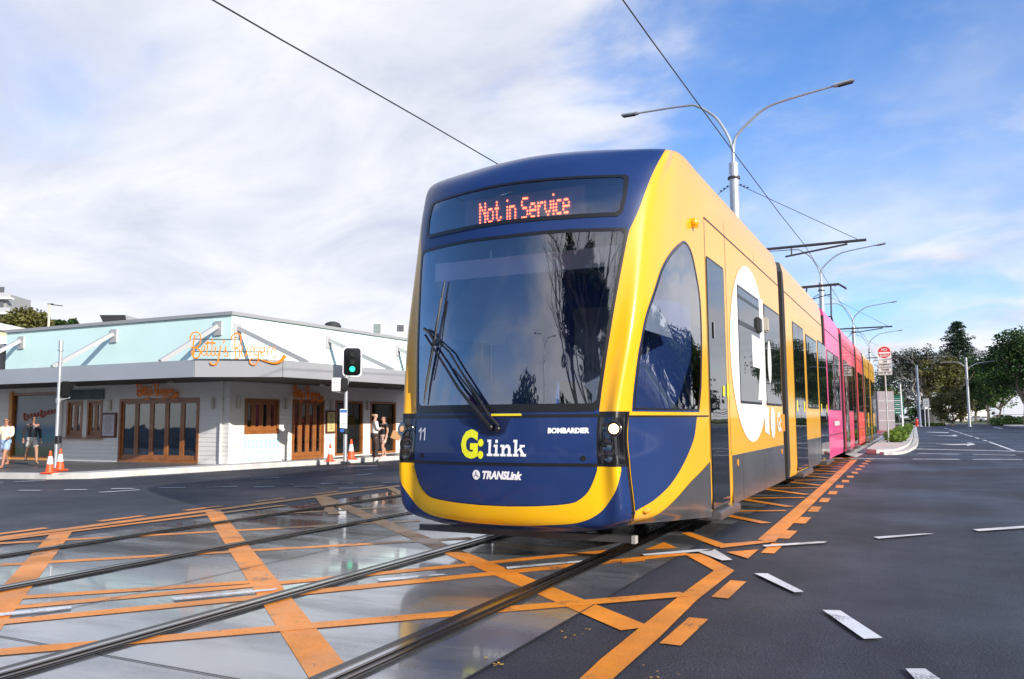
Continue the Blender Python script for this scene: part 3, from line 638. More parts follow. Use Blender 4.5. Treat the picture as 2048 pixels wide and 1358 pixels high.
for i in range(24):
    (x0, z0), (x1, z1) = arc[i], arc[i+1]; a.add([(x0, 7.3, z0), (x1, 7.3, z1), (x1, 7.3, z1-.5-.0), (x0, 7.3, z0-.5)] if False else [(x0, 7.25, z0), (x1, 7.25, z1), (x1, 8.7, z1), (x0, 8.7, z0)], [(0, 1, 2, 3)])
a.build('ceiling_lining', ING, cab, fix=False)
a = MB(); a.box((XC-.12, 8.70, 1.0), (XC+.34, 8.74, 2.5)); a.build('cab_door', ING, cab)
a = MB(); a.lathe([(.20, 0), (.22, .5), (.12, .62)], (XC+.15, 7.9, 1.0), 14); a.box((XC-.12, 7.75, .95), (XC+.42, 8.15, 1.08)); a.build('driver_seat', IND, cab, True)
a = MB(); a.ball((XC-.62, 6.98, 1.36), .15, 16, (1.1, .7, .95)); a.build('purple_bag', mat('purple_cloth', (.33, .07, .55), .6), cab, True)
a = MB()
for k in range(14): a.box((XC-.25+k*.04, 8.66, 1.78), (XC-.24+k*.04, 8.67, 1.95))
a.build('air_grille', ING, cab)
# bumper bar beneath the nose
a = MB(); a.box((-4.48, 7.02, .165), (-2.27, 7.09, .225)); a.build('guard_bar', mat('guard_grey', (.10, .10, .10), .4, metal=.6, var=.3), tram, bevel=.004)
a = MB(); a.box((-2.30, 7.015, .163), (-2.266, 7.094, .228)); a.build('guard_end', mat('guard_pale', (.35, .34, .31), .5), tram)
for x in (-3.95, -2.8): a = MB(); a.box((x-.035, 7.05, .226), (x+.035, 7.5, .34)); a.build('guard_bracket', M_CHAR, tram)
# ------------------------------------------------------------------ carriages
XS = XC+1.32
def sp(px, py): P = onx(px, py, XS); return float(P[1]), float(P[2])
# section through the side wall: (offset from XC, z)
PROF = [(1.30, .22), (1.32, .40), (1.32, 1.3), (1.32, 2.97), (1.318, 3.45), (1.306, 3.80), (1.26, 3.98), (1.07, 4.04), (.6, 4.07), (0, 4.08)]
def car_shell(y0, y1, m, name='carriage'):
    b = MB(); pr_ = PROF+[(-x, z) for x, z in PROF[-2::-1]]; n = len(pr_)
    ny = max(2, int((y1-y0)/.5)+1); ys = [y0+(y1-y0)*i/(ny-1) for i in range(ny)]
    b.add([(XC+x, y, z) for y in ys for x, z in pr_], [(i*n+j, (i+1)*n+j, (i+1)*n+j+1, i*n+j+1) for i in range(ny-1) for j in range(n-1)])
    b.add([(XC+x, y0, z) for x, z in pr_], [list(range(n))]); b.add([(XC+x, y1, z) for x, z in pr_], [list(range(n))[::-1]])
    return b.build(name, m, tram, smooth=True)
def sheet_side(name, poly, m, parent, off=.004, side=1, th=.0):
    """flat piece lying on the side wall; poly in (y,z)"""
    x = XC+side*(1.32+off); b = MB(); n = len(poly)
    if th: b.add([(x-side*th, y, z) for y, z in poly]+[(x, y, z) for y, z in poly], [list(range(n)), list(range(n, 2*n))]+[(i, (i+1) % n, n+(i+1) % n, n+i) for i in range(n)]); return b.build(name, m, parent)
    b.add([(x, y, z) for y, z in poly], [list(range(n))]); o = b.build(name, m, parent, fix=False)
    if o.data.polygons[0].normal.x*side < 0: o.data.flip_normals()
    return o
def rrect(y0, y1, z0, z1, r=.05, n=4):
    out = []
    for cy, cz, a0 in ((y1-r, z1-r, 0), (y0+r, z1-r, 90), (y0+r, z0+r, 180), (y1-r, z0+r, 270)):
        for i in range(n+1):
            a = math.radians(a0+90*i/n); out.append((cy+r*math.cos(a), cz+r*math.sin(a)))
    return out
def window(y0, y1, z0, z1, parent, side=1, vent=False, r=.05):
    f = sheet_side('window', rrect(y0, y1, z0, z1, r), M_BLACK, parent, .006, side, .02)
    p = sheet_side('pane', rrect(y0+.035, y1-.035, z0+.035, z1-.035, r*.7), M_GLASS, f, .0085, side)
    if vent:
        sheet_side('vent_bar', rrect(y0+.03, y1-.03, z1-.52, z1-.46, .01), M_BLACK, f, .012, side, .01)
        sheet_side('vent_bar', rrect(y0+.03, y1-.03, z1-.17, z1-.13, .01), M_BLACK, f, .012, side, .01)
    return f
def door(y0, y1, z0, z1, parent, side=1, double=False):
    f = sheet_side('door', rrect(y0, y1, z0, z1, .05), M_BLACK, parent, .006, side, .02)
    if double:
        ym = (y0+y1)/2
        for a, c in ((y0+.02, ym-.012), (ym+.012, y1-.02)): sheet_side('door_leaf', rrect(a, c, z0+.02, z1-.03, .03), M_GLASS, f, .0085, side)
    else: sheet_side('door_leaf', rrect(y0+.02, y1-.03, z0+.02, z1-.03, .03), M_GLASS, f, .0085, side)
    return f
def step(y0, y1, parent, side=1):
    b = MB(); x = XC+side*1.32
    b.box((min(x-side*.1, x+side*.10), y0, .16), (max(x-side*.1, x+side*.10), y1, .25)); return b.build('door_step', M_SKIRT, parent, bevel=.012)
Y1 = 13.35; GAP = .75
def Yb(px): return float(onx(px, 900, XS)[1])
secs = [(8.951, 14.35, M_GOLD), (15.05, 21.25, M_GOLD), (22.05, 26.15, M_PINK), (27.2, 32.6, M_PINK2), (33.6, 37.2, M_RED5), (38.2, 41.9, M_GOLD), (42.8, 47.5, M_GOLD)]
shells = []
for i, (y0, y1, m) in enumerate(secs): shells.append(car_shell(y0, y1, m))
def bellow(y0, y1):
    b = MB(); n = max(4, int((y1-y0)/.07)); 
    pr_ = [(1.17, .3), (1.19, 1), (1.19, 3.5), (1.1, 3.78), (.9, 3.86), (0, 3.9)]; pr_ = pr_+[(-x, z) for x, z in pr_[-2::-1]]; k = len(pr_)
    vs = []
    for i in range(n+1):
        y = y0+(y1-y0)*i/n; o_ = .05 if i % 2 else 0
        vs += [(XC+x*(1+o_/1.3), y, z+(o_ if z > 3 else 0)) for x, z in pr_]
    b.add(vs, [(i*k+j, (i+1)*k+j, (i+1)*k+j+1, i*k+j+1) for i in range(n) for j in range(k-1)])
    o = b.build('gangway_bellows', M_BELLOW, tram)
    for sd in (1, -1):
        q = MB(); x = XC+sd*1.30; q.box((min(x, x-sd*.1), y0-.02, .26), (max(x, x-sd*.1), y0+.10, 3.8)); q.build('gangway_frame', M_DARK, o)
        q = MB(); q.box((min(x, x-sd*.1), y1-.13, .26), (max(x, x-sd*.1), y1+.01, 3.8)); q.build('gangway_frame', M_DARK, o)
        q = MB(); x = XC+sd*1.27
        q.box((min(x, x-sd*.1), y0+.10, .3), (max(x, x-sd*.1), y0+.22, 3.55)); q.build('gangway_strip', mat('strip_bronze', (.22, .18, .11), .35, metal=.5) if sd > 0 and y0 < 15 else M_BELLOW, o)
for (a, c) in zip(secs[:-1], secs[1:]): bellow(a[1], c[0])
# section 1
s1 = shells[0]
wA0, wA1, wB0, wB1 = sp(1476.5, 690)[0], sp(1519.5, 690)[0], sp(1529, 700)[0], sp(1560, 710)[0]
for sd in (1, -1):
    door(9.02, 9.93, .26, 3.04, s1, sd); step(8.97, 10.05, s1, sd)
    window(wA0, wA1, 1.43, 2.97, s1, sd, vent=(sd == 1))
    window(wB0, wB1, 1.43, 2.97, s1, sd)
    k = sheet_side('skirt_panel', [(10.12, .225), (14.33, .225), (14.33, .80), (10.12, .80)], M_SKIRT, s1, .008, sd, .01)
    for yy in (10.75, 12.4): sheet_side('skirt_joint', [(yy, .23), (yy+.012, .23), (yy+.012, .79), (yy, .79)], M_BLACK, k, .0095, sd)
    for yy in (10.42, 14.05): 
        q = MB(); xx = XC+sd*(1.32+.012); q.ball((xx, yy, .70), .045, 12, (.15, 1, 1)); q.build('orange_reflector', M_ORANGE, k)
    b = MB()
    for yy in (8.98, 10.06): sheet_side('body_joint', [(yy, .8), (yy+.014, .8), (yy+.014, 3.46), (yy, 3.46)], M_BLACK, s1, .003, sd)
    sheet_side('body_joint', [(8.98, 3.452), (14.33, 3.452), (14.33, 3.468), (8.98, 3.468)], M_BLACK, s1, .003, sd)
    for yy in (10.06, 12.1): 
        x = XC+sd*1.32; q = MB(); q.add([(x+sd*.002, yy, 3.47), (x+sd*.002, yy+.012, 3.47), (x-sd*.017, yy+.012, 3.78), (x-sd*.017, yy, 3.78)], [(0, 1, 2, 3)]); q.build('body_joint', M_BLACK, s1, fix=False)
def ell(cy, cz, ry, rz, n=40): return [(cy+ry*math.cos(2*math.pi*i/n), cz+rz*math.sin(2*math.pi*i/n)) for i in range(n)]
# big white letterforms over the wall and the lower parts of the windows
y_a = sp(1462, 700)[0]; y_b = sp(1538, 850)[0]
cyw = (y_a+y_b)/2-.02; ryw = (y_b-y_a)/2+.04
ztop = 3.32; zbot = .92
ring = ell(cyw, (ztop+zbot)/2, ryw, (ztop-zbot)/2, 64)
Z0, Z1 = 1.43, 2.97
yw0, yw1 = wA0, wA1
def clip(poly, fn):         # Sutherland-Hodgman half plane, fn(p)>=0 keeps
    out = []
    for i in range(len(poly)):
        p, q = poly[i-1], poly[i]; a, c = fn(p), fn(q)
        if (a >= 0) != (c >= 0): t = a/(a-c); out.append((p[0]+(q[0]-p[0])*t, p[1]+(q[1]-p[1])*t))
        if c >= 0: out.append(q)
    return out
lw = sheet_side('white_lettering', clip(ring, lambda p: p[1]-Z1), M_WHITEF, s1, .005)
sheet_side('white_lettering', clip(ring, lambda p: Z0-p[1]), M_WHITEF, s1, .005)
mid = clip(clip(ring, lambda p: Z1-p[1]), lambda p: p[1]-Z0)
sheet_side('white_lettering', clip(mid, lambda p: yw0-p[0]), M_WHITEF, s1, .005)
r2 = clip(clip(mid, lambda p: p[0]-yw1), lambda p: wB0-p[0])
if len(r2) > 2: sheet_side('white_lettering', r2, M_WHITEF, s1, .005)
yg0, yg1 = sp(1503, 700)[0], sp(1522, 750)[0]
sheet_side('white_lettering', [(yg0, 1.95), (yg0, 2.4), (yg1+.1, 2.38), (yg1+.1, 1.5), (yg1-.35, 1.5), (yg1-.12, 1.95)], M_WHITEF, s1, .010)
ya, yb_ = sp(1529, 850)[0], sp(1538, 850)[0]
sheet_side('white_lettering', [(ya, 1.04), (ya, 3.0), (ya+.18, 3.0), (ya+.18, 1.4), (yb_, 1.4), (yb_, .98)], M_WHITEF, s1, .0055)
sheet_side('white_lettering', ell(sp(1545.5, 850)[0], 1.17, .22, .24), M_WHITEF, s1, .0055)
sheet_side('white_lettering', ell(sp(1537, 700)[0], 2.1, .17, .33), M_WHITEF, s1, .010)
yq = sp(1560, 850)[0]
text('side_lettering', 'G:', .42, M_WHITEF, s1, frame((XS+.006, yq-.3, 1.03), (0, 1, 0), (0, 0, 1)), .001, 1, .015)
q = MB(); q.box((XS+.003, yq+.12, 1.02), (XS+.006, yq+.5, 1.3)); q.build('orange_notice', M_ORANGE, s1)
# stickers on the door and window
for (px, py, w_, h_) in ((1445.5, 782, .05, .09), (1454, 783, .06, .11)):
    yy, zz = sp(px, py); sheet_side('door_sticker', ell(yy, zz, w_, h_, 20) if px > 1450 else rrect(yy-w_, yy+w_, zz-h_*.65, zz+h_*.65, .01), M_YFILM, s1, .0135)
yy, zz = sp(1520, 650)
for px, py in ((1515, 652), (1529, 651)):
    yy, zz = sp(px, py); q = MB(); q.box((XS-.01, yy-.10, zz-.10), (XS+.055, yy+.10, zz+.12)); q.build('side_camera', M_CHAR if px < 1520 else mat('camera_grey', (.4, .36, .30), .5), s1, bevel=.02)
yy, zz = sp(1424, 655)
q = MB(); q.box((XS+.009, yy, zz-.12), (XS+.02, yy+.06, zz+.06)); q.build('door_button', M_BLACKG, s1)
# section 2
s2 = shells[1]
for sd in (1, -1):
    dA0, dA1 = sp(1586, 700)[0], sp(1607, 700)[0]; w0, w1 = sp(1611.5, 700)[0], sp(1632.5, 700)[0]; dB0, dB1 = sp(1635, 700)[0], sp(1650.5, 700)[0]
    door(dA0, dA1, .27, 3.03, s2, sd, True); window(w0, w1, 1.43, 2.97, s2, sd); door(dB0, dB1, .27, 3.03, s2, sd, True)
    step(dA0, dA1, s2, sd); step(dB0, dB1, s2, sd)
    sheet_side('skirt_panel', [(dA1+.05, .225), (dB0-.05, .225), (dB0-.05, .80), (dA1+.05, .80)], M_SKIRT, s2, .007, sd, .01)
    sheet_side('body_joint', [(15.06, 3.452), (21.24, 3.452), (21.24, 3.468), (15.06, 3.468)], M_BLACK, s2, .003, sd)
    for yy in (dA0+.25, dA1-.3, dB0+.25, dB1-.3): sheet_side('door_sticker', rrect(yy-.08, yy+.08, 1.36, 1.56, .02), M_YFILM, s2, .0115, sd)
# the rest
for si, kind in ((2, 'w'), (3, 'd'), (4, 'w'), (5, 'd'), (6, 'e')):
    y0, y1, m = secs[si]; sh = shells[si]
    for sd in (1, -1):
        if kind == 'w':
            n = 2; wd_ = (y1-y0-.5)/n
            for k in range(n): window(y0+.25+k*wd_, y0+.15+(k+1)*wd_, 1.43, 2.97, sh, sd)
            sheet_side('body_joint', [(y0+.01, .78), (y1-.01, .78), (y1-.01, .80), (y0+.01, .80)], M_BLACK, sh, .003, sd)
            if si == 2:
                sheet_side('white_lettering', rrect(y0+1.6, y0+3.1, 1.02, 1.14, .03), M_WHITEF, sh, .004, sd)
        else:
            L_ = y1-y0
            for a, c in ((.2, .2+L_*.27), (L_-.2-L_*.27, L_-.2)):
                door(y0+a, y0+c, .27, 3.03, sh, sd, True); step(y0+a, y0+c, sh, sd)
            window(y0+.35+L_*.27, y1-.35-L_*.27, 1.43, 2.97, sh, sd)
            if m is M_GOLD: sheet_side('skirt_panel', [(y0+.35+L_*.27, .225), (y1-.35-L_*.27, .225), (y1-.35-L_*.27, .8), (y0+.35+L_*.27, .8)], M_SKIRT, sh, .007, sd, .01)
        sheet_side('body_joint', [(y0+.01, 3.452), (y1-.01, 3.452), (y1-.01, 3.472), (y0+.01, 3.472)], M_BLACK, sh, .003, sd)
# underframe, bogies with wheels
b = MB()
for y0, y1, m in secs: b.box((XC-1.1, y0+.05, .3), (XC+1.1, y1-.05, .5))
b.box((XC-.95, 7.2, .3), (XC+.95, 8.95, .5)); b.build('underframe', IND, tram)
for yc in (12.2, 24.2, 35.4, 45.5):
    bo = MB(); bo.box((XC-.9, yc-.9, .22), (XC+.9, yc+.9, .34)); bo = bo.build('bogie', IND, tram)
    for dy in (-.85, .85):
        for sx in (-1, 1):
            q = MB(); q.tube([(XC+sx*.70, yc+dy, .30), (XC+sx*.82, yc+dy, .30)], .28, 20); q.build('wheel', mat('wheel_steel', (.12, .10, .09), .4, metal=.8), bo, True)
# roof equipment and pantograph
for y0, y1 in ((10.2, 13.5), (23, 25.6), (44, 46.5)):
    b = MB(); b.box((XC-.85, y0, 4.0), (XC+.85, y1, 4.12)); b.build('roof_unit', M_CHAR, tram, bevel=.03)
pt = MB(); yp = 34.6; zp = 6.42
pt.tube([(XC-.55, yp+.9, 4.1), (XC-.5, yp-.9, 5.1)], .035); pt.tube([(XC+.55, yp+.9, 4.1), (XC+.5, yp-.9, 5.1)], .035)
pt.tube([(XC-.5, yp-.9, 5.1), (XC-.45, yp, zp)], .03); pt.tube([(XC+.5, yp-.9, 5.1), (XC+.45, yp, zp)], .03); pt.tube([(XC-.5, yp-.9, 5.1), (XC+.5, yp-.9, 5.1)], .03); pt.tube([(XC-.45, yp, 5.9), (XC+.45, yp, 6.1)], .02)
pt = pt.build('pantograph', M_CHAR, tram, True)
q = MB()
for dy in (-.15, .15): q.tube([(XC-1.0, yp+dy, zp-.18), (XC-.75, yp+dy, zp+.02), (XC+.75, yp+dy, zp+.05), (XC+1.02, yp+dy, zp-.15)], .03)
q.tube([(XC-.6, yp-.15, zp), (XC-.6, yp+.15, zp)], .02); q.tube([(XC+.6, yp-.15, zp), (XC+.6, yp+.15, zp)], .02); q.build('contact_strip', M_CHAR, pt, True)
# ------------------------------------------------------------------ pavement on the far side of the crossing
def zsheet(name, poly, z0, z1, m):
    b = MB(); b.prism(poly, z0, z1); o = b.build(name, m); o['kind'] = 'structure'; return o
PK = [(-60, 11.45), (-18.6, 11.55), (-16.5, 12.35), (-15.9, 15.2), (-14.75, 21.0), (-14.3, 27), (-14.3, 70), (-60, 70)]
KL = [(-60, 11.45), (-18.6, 11.55), (-16.9, 12.0), (-16.5, 12.35), (-15.9, 15.2), (-14.75, 21.0), (-14.3, 27), (-14.3, 70)]
ML = [(-60, 13.6), (-20.6, 13.6), (-18.2, 13.9), (-17.5, 14.6), (-16.7, 16.8), (-15.6, 21.4), (-15.2, 27), (-15.2, 70)]
WL = [(-60, 17.7), (-20, 17.7), (-17.9, 17.7), (-17.7, 17.8), (-17.66, 18.1), (-17.66, 21.6), (-17.66, 27), (-17.66, 70)]
b = MB(); n = len(KL); b.add([(*p, .115) for p in KL]+[(*p, .095) for p in ML]+[(*p, .014) for p in WL], [(j*n+i, j*n+i+1, (j+1)*n+i+1, (j+1)*n+i) for j in (0, 1) for i in range(n-1)]); o = b.build('footpath', M_PATH, fix=True); o['kind'] = 'structure'
def kerb(name, line, w, z1, m=M_KERB, z0=-.04):
    L_ = [Vector(p) for p in line]; a = []; c = []
    for i, p in enumerate(L_):
        d = (L_[min(i+1, len(L_)-1)]-L_[max(i-1, 0)]).normalized(); n = Vector((-d.y, d.x)); a.append(p+n*w/2); c.append(p-n*w/2)
    b = MB(); n = len(L_)
    vs = [(*p, z) for z in (z0, z1) for p in a]+[(*p, z) for z in (z0, z1) for p in c]
    fs = []
    for i in range(n-1): fs += [(n+i, n+i+1, 3*n+i+1, 3*n+i), (i, i+1, n+i+1, n+i), (2*n+i, 3*n+i, 3*n+i+1, 2*n+i+1), (i, 2*n+i, 2*n+i+1, i+1)]
    fs += [(0, n, 3*n, 2*n), (n-1, 3*n-1, 4*n-1, 2*n-1)]
    b.add(vs, fs); o = b.build(name, m, bevel=.012); o['kind'] = 'structure'; return o
kerb('kerb', [(-60, 11.5), (-18.6, 11.6), (-17.2, 11.95), (-16.5, 12.4), (-15.95, 15.2), (-14.8, 21.0), (-14.35, 27), (-14.35, 60)], .2, .13)
b = MB(); b.add([(-17.3, 12.2, .1185), (-16.62, 12.6, .1185), (-15.95, 15.6, .1185), (-15.1, 20.6, .1185), (-15.4, 20.9, .1185), (-16.7, 15.2, .1185)], [range(6)]); o = b.build('kerb_ramp', M_KERB); o['kind'] = 'structure'
# ------------------------------------------------------------------ corner restaurant
XB, YB = -15.97, 15.95
def board_mat(name, col, pitch=.115, depth=.6):
    m = mat(name, col, .55, var=.05, vscale=2); t = m.node_tree; nn = t.nodes.new; ll = t.links.new; b = t.nodes['Principled BSDF']
    co = nn('ShaderNodeTexCoord'); s = nn('ShaderNodeSeparateXYZ'); ll(co.outputs['Object'], s.inputs[0])
    d = nn('ShaderNodeMath'); d.operation = 'DIVIDE'; ll(s.outputs[2], d.inputs[0]); d.inputs[1].default_value = pitch
    f = nn('ShaderNodeMath'); f.operation = 'FRACT'; ll(d.outputs[0], f.inputs[0])
    r = nn('ShaderNodeMapRange'); ll(f.outputs[0], r.inputs[0]); r.inputs[1].default_value = 0; r.inputs[2].default_value = .12
    u = nn('ShaderNodeBump'); u.inputs['Strength'].default_value = depth; u.inputs['Distance'].default_value = .02; ll(r.outputs[0], u.inputs['Height']); ll(u.outputs[0], b.inputs['Normal'])
    return m
M_BOARD = board_mat('white_weatherboard', (.80, .795, .78))
M_MINT = mat('mint_render', (.70, .93, .90), .7, var=.05, vscale=.8, bump=.1, bscale=60)
M_FASC = mat('grey_fascia', (.42, .43, .45), .35, metal=.3, var=.06, vscale=1)
M_CAP = mat('grey_cap', (.33, .34, .35), .5)
M_WOOD = mat('orange_timber', (.30, .105, .025), .42, var=.25, vscale=6, coat=.3)
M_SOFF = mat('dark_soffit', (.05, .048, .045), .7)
M_SIGN = mat('orange_sign', (1.0, .27, .015), .45)
rest = wroot('restaurant', (XB, YB, .12), 'single storey corner restaurant with mint parapet and grey awning over white boards', 'restaurant')
z0w = .11
opL = [(-24.83, -22.55, .17, 2.12), (-22.31, -21.62, .80, 1.86), (-21.42, -20.78, .80, 1.86), (-20.08, -17.02, .14, 1.87)]
opR = [(16.49, 17.8, .89, 1.83), (18.34, 19.75, .14, 1.84), (20.27, 21.67, .17, 1.84), (22.07, 23.52, .15, 1.84)]
def wall(axis, a0, a1, z0, z1, ops, th=.16):
    b = MB(); xs = sorted(set([a0, a1]+[v for o in ops for v in o[:2]]))
    def bx(p, q, za, zb):
        if axis == 'L': b.box((p, YB, za), (q, YB+th, zb))
        else: b.box((XB-th, p, za), (XB, q, zb))
    for p, q in zip(xs[:-1], xs[1:]):
        o = [o for o in ops if o[0] <= p+1e-6 and o[1] >= q-1e-6]
        if o: bx(p, q, z0, o[0][2]); bx(p, q, o[0][3], z1)
        else: bx(p, q, z0, z1)
    return b
wall('L', -26.5, XB, z0w, 2.4, opL).build('wall', M_BOARD, rest, fix=False)
wall('R', YB+.16, 24.2, z0w, 2.4, opR).build('wall', M_BOARD, rest, fix=False)
b = MB(); b.box((-26.5, 24.05, z0w), (XB-.16, 24.2, 4.0)); b.box((-26.5, YB+.16, z0w), (-26.34, 24.05, 4.0)); b.build('rear_wall', M_BOARD, rest, fix=False)
b = MB(); b.box((-25.3, YB+.003, 2.4), (XB, YB+.16, 4.0)); b.box((XB-.16, YB+.16, 2.4), (XB-.003, 24.2, 4.0)); b.build('parapet', M_MINT, rest, fix=False)
b = MB(); b.box((-25.36, YB-.05, 4.0), (XB+.06, YB+.2, 4.09)); b.box((XB-.2, YB+.2, 4.0), (XB+.06, 24.26, 4.09)); b.build('parapet_cap', M_CAP, rest, fix=False)
b = MB(); b.box((-26.4, YB+.17, 3.6), (XB-.17, 24.1, 3.7)); b.build('roof', mat('roof_grey', (.3, .3, .31), .6), rest)
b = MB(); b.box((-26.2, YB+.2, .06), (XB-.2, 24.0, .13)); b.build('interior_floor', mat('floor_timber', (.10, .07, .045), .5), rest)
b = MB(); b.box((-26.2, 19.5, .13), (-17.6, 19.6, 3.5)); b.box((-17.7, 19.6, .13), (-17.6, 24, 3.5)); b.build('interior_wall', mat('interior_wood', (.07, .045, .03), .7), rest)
def glazing(axis, op, kind, nleaf):
    a0, a1, z0, z1 = op; fr = MB(); w = .07
    def bx(p, q, za, zb, d0=.02, d1=.10, B=None):
        B = B or fr
        if axis == 'L': B.box((p, YB+d0, za), (q, YB+d1, zb))
        else: B.box((XB-d1, p, za), (XB-d0, q, zb))
    bx(a0, a1, z1-w, z1, -.015); bx(a0, a1, z0, z0+w, -.015); bx(a0, a0+w, z0+w, z1-w, -.015); bx(a1-w, a1, z0+w, z1-w, -.015)
    f = fr.build(kind, M_WOOD, rest)
    lw_ = (a1-a0-2*w)/nleaf
    for k in range(nleaf):
        p = a0+w+k*lw_; q = p+lw_; lf = MB(); s = .075 if nleaf > 1 else .02; e = .004
        if nleaf > 1:
            bx(p+e, p+s, z0+w+e, z1-w-e, .03, .085, lf); bx(q-s, q-e, z0+w+e, z1-w-e, .03, .085, lf); bx(p+s, q-s, z0+w+e, z0+w+s+.05, .03, .085, lf); bx(p+s, q-s, z1-w-s, z1-w-e, .03, .085, lf); lf.build('door_leaf' if kind == 'folding_door' else 'sash', M_WOOD, f)
        gl = MB(); bx(p+s, q-s, z0+w+s*.9, z1-w-s, .052, .060, gl); gl.build('glass', M_SHOPGL if nleaf == 1 else M_SHOP2, f)
    return f
M_SHOP2 = glass_mat('shop_clear_glass', (.01, .01, .01), .02, .05)
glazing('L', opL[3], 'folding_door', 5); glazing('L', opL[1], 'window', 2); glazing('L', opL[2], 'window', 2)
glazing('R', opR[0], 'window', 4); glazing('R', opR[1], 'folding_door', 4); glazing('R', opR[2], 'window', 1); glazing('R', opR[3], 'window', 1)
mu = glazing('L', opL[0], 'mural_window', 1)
b = MB(); b.box((-24.95, YB-.05, .13), (-24.80, YB+.12, 2.17)); b.box((-24.79, YB-.03, .13), (-22.5, YB+.10, .20)); b.build('bright_timber_post', mat('bright_timber', (.75, .33, .09), .5), rest, fix=False)
def muralmat():
    m = mat('seaside_mural', (.05, .08, .12), .25, coat=.5); t = m.node_tree; nn = t.nodes.new; ll = t.links.new; b = t.nodes['Principled BSDF']
    co = nn('ShaderNodeTexCoord'); s = nn('ShaderNodeSeparateXYZ'); ll(co.outputs['Object'], s.inputs[0]); n = nn('ShaderNodeTexNoise'); n.inputs['Scale'].default_value = 2.2; ll(co.outputs['Object'], n.inputs[0])
    a = nn('ShaderNodeMath'); a.operation = 'MULTIPLY_ADD'; ll(n.outputs[0], a.inputs[0]); a.inputs[1].default_value = .5; ll(s.outputs[2], a.inputs[2])
    d = nn('ShaderNodeMath'); d.operation = 'DIVIDE'; ll(a.outputs[0], d.inputs[0]); d.inputs[1].default_value = 2.6
    c = nn('ShaderNodeValToRGB'); ll(d.outputs[0], c.inputs[0]); e = c.color_ramp.elements
    e[0].position = .15; e[0].color = (.06, .09, .015, 1); e[1].position = .95; e[1].color = (.03, .04, .06, 1)
    for p, q in ((.27, (.08, .12, .03, 1)), (.33, (.15, .15, .16, 1)), (.40, (.01, .16, .22, 1)), (.52, (.01, .07, .22, 1)), (.58, (.12, .13, .15, 1)), (.75, (.07, .09, .12, 1))):
        k = e.new(p); k.color = q
    c.color_ramp.interpolation = 'EASE'; ll(c.outputs[0], b.inputs['Base Color']); return m
b = MB(); b.box((-24.72, YB+.045, .24), (-22.62, YB+.051, 2.04)); b.build('mural', muralmat(), mu)
rd = mat('mural_red', (.42, .07, .03), .5)
b = MB()
_p = []
for k in range(60): a_ = k*1.05; _p.append((-24.35+k*.026+.05*math.cos(a_), YB+.036, 1.40+.003*k+(.13 if k % 30 < 6 else .06)*math.sin(a_)))
b.tube(_p, .024, 5)
b.build('mural_lettering', rd, mu)
b = MB(); b.box((-22.4, YB-.04, 1.88), (-20.72, YB-.003, 2.16)); b.build('menu_header', mat('dark_teal_board', (.06, .10, .11), .5, var=.4, vscale=5), rest)
b = MB(); b.box((-22.42, YB-.12, .76), (-20.7, YB-.02, .795)); b.build('window_ledge', M_WOOD, rest)
def menu_board(axis, a0, a1, z0, z1, col):
    fm = MB()
    if axis == 'L': fm.box((a0, YB-.05, z0), (a1, YB-.002, z1)); pg = MB(); pg.box((a0+.05, YB-.056, z0+.05), (a1-.05, YB-.0505, z1-.05))
    else: fm.box((XB+.002, a0, z0), (XB+.05, a1, z1)); pg = MB(); pg.box((XB+.0505, a0+.045, z0+.05), (XB+.056, a1-.045, z1-.05))
    f = fm.build('menu_board', mat('board_frame', (.12, .035, .02), .5), rest); pg.build('menu_sheet', mat('menu_paper', col, .6, var=.12, vscale=14), f)
    ln = MB(); k = 9; dk = mat('menu_print', (.12, .10, .10), .6)
    for i in range(k):
        z = z0+.12+(z1-z0-.24)*i/(k-1); u = (.25 if i % 3 else .4)*(a1-a0)*(.7+.5*random.random()); c = (a0+a1)/2
        if axis == 'L': ln.add([(c-u, YB-.0575, z), (c+u, YB-.0575, z), (c+u, YB-.0575, z+.014), (c-u, YB-.0575, z+.014)], [(0, 1, 2, 3)])
        else: ln.add([(XB+.0575, c-u*.7, z), (XB+.0575, c+u*.7, z), (XB+.0575, c+u*.7, z+.016), (XB+.0575, c-u*.7, z+.016)], [(0, 1, 2, 3)])
    ln.build('print', dk, f, fix=False)
menu_board('L', -20.74, -20.16, .80, 1.49, (.55, .52, .55)); menu_board('R', 19.80, 20.24, .86, 1.54, (.62, .52, .22))
def tilemat():
    m = mat('mosaic', (.6, .8, .85), .35); t = m.node_tree; nn = t.nodes.new; ll = t.links.new; b = t.nodes['Principled BSDF']
    co = nn('ShaderNodeTexCoord'); mp_ = nn('ShaderNodeMapping'); mp_.inputs['Rotation'].default_value = (math.radians(45), 0, 0); ll(co.outputs['Object'], mp_.inputs[0])
    c = nn('ShaderNodeTexChecker'); c.inputs['Scale'].default_value = 9; c.inputs[1].default_value = (.45, .72, .80, 1); c.inputs[2].default_value = (.8, .84, .84, 1); ll(mp_.outputs[0], c.inputs[0]); ll(c.outputs[0], b.inputs['Base Color']); return m
b = MB(); b.box((XB+.002, 16.49, .17), (XB+.02, 17.8, .86)); b.build('mosaic_panel', tilemat(), rest)
M_SCON = mat('sconce_metal', (.55, .52, .47), .4, metal=.3)
for ax, a in (('L', -20.45), ('L', -16.52), ('R', 16.22), ('R', 18.05), ('R', 20.02), ('R', 21.87)):
    b = MB(); c = (a, YB-.05) if ax == 'L' else (XB+.05, a); b.lathe([(.035, 1.56), (.05, 1.57), (.05, 1.85), (.035, 1.86)], (c[0], c[1], 0), 12); b.box((c[0]-.02, c[1]-.02, 1.66), (c[0]+.02+(-.0), c[1]+.05 if ax == 'L' else c[1]+.02, 1.72)); b.build('wall_lamp', M_SCON, rest, True)
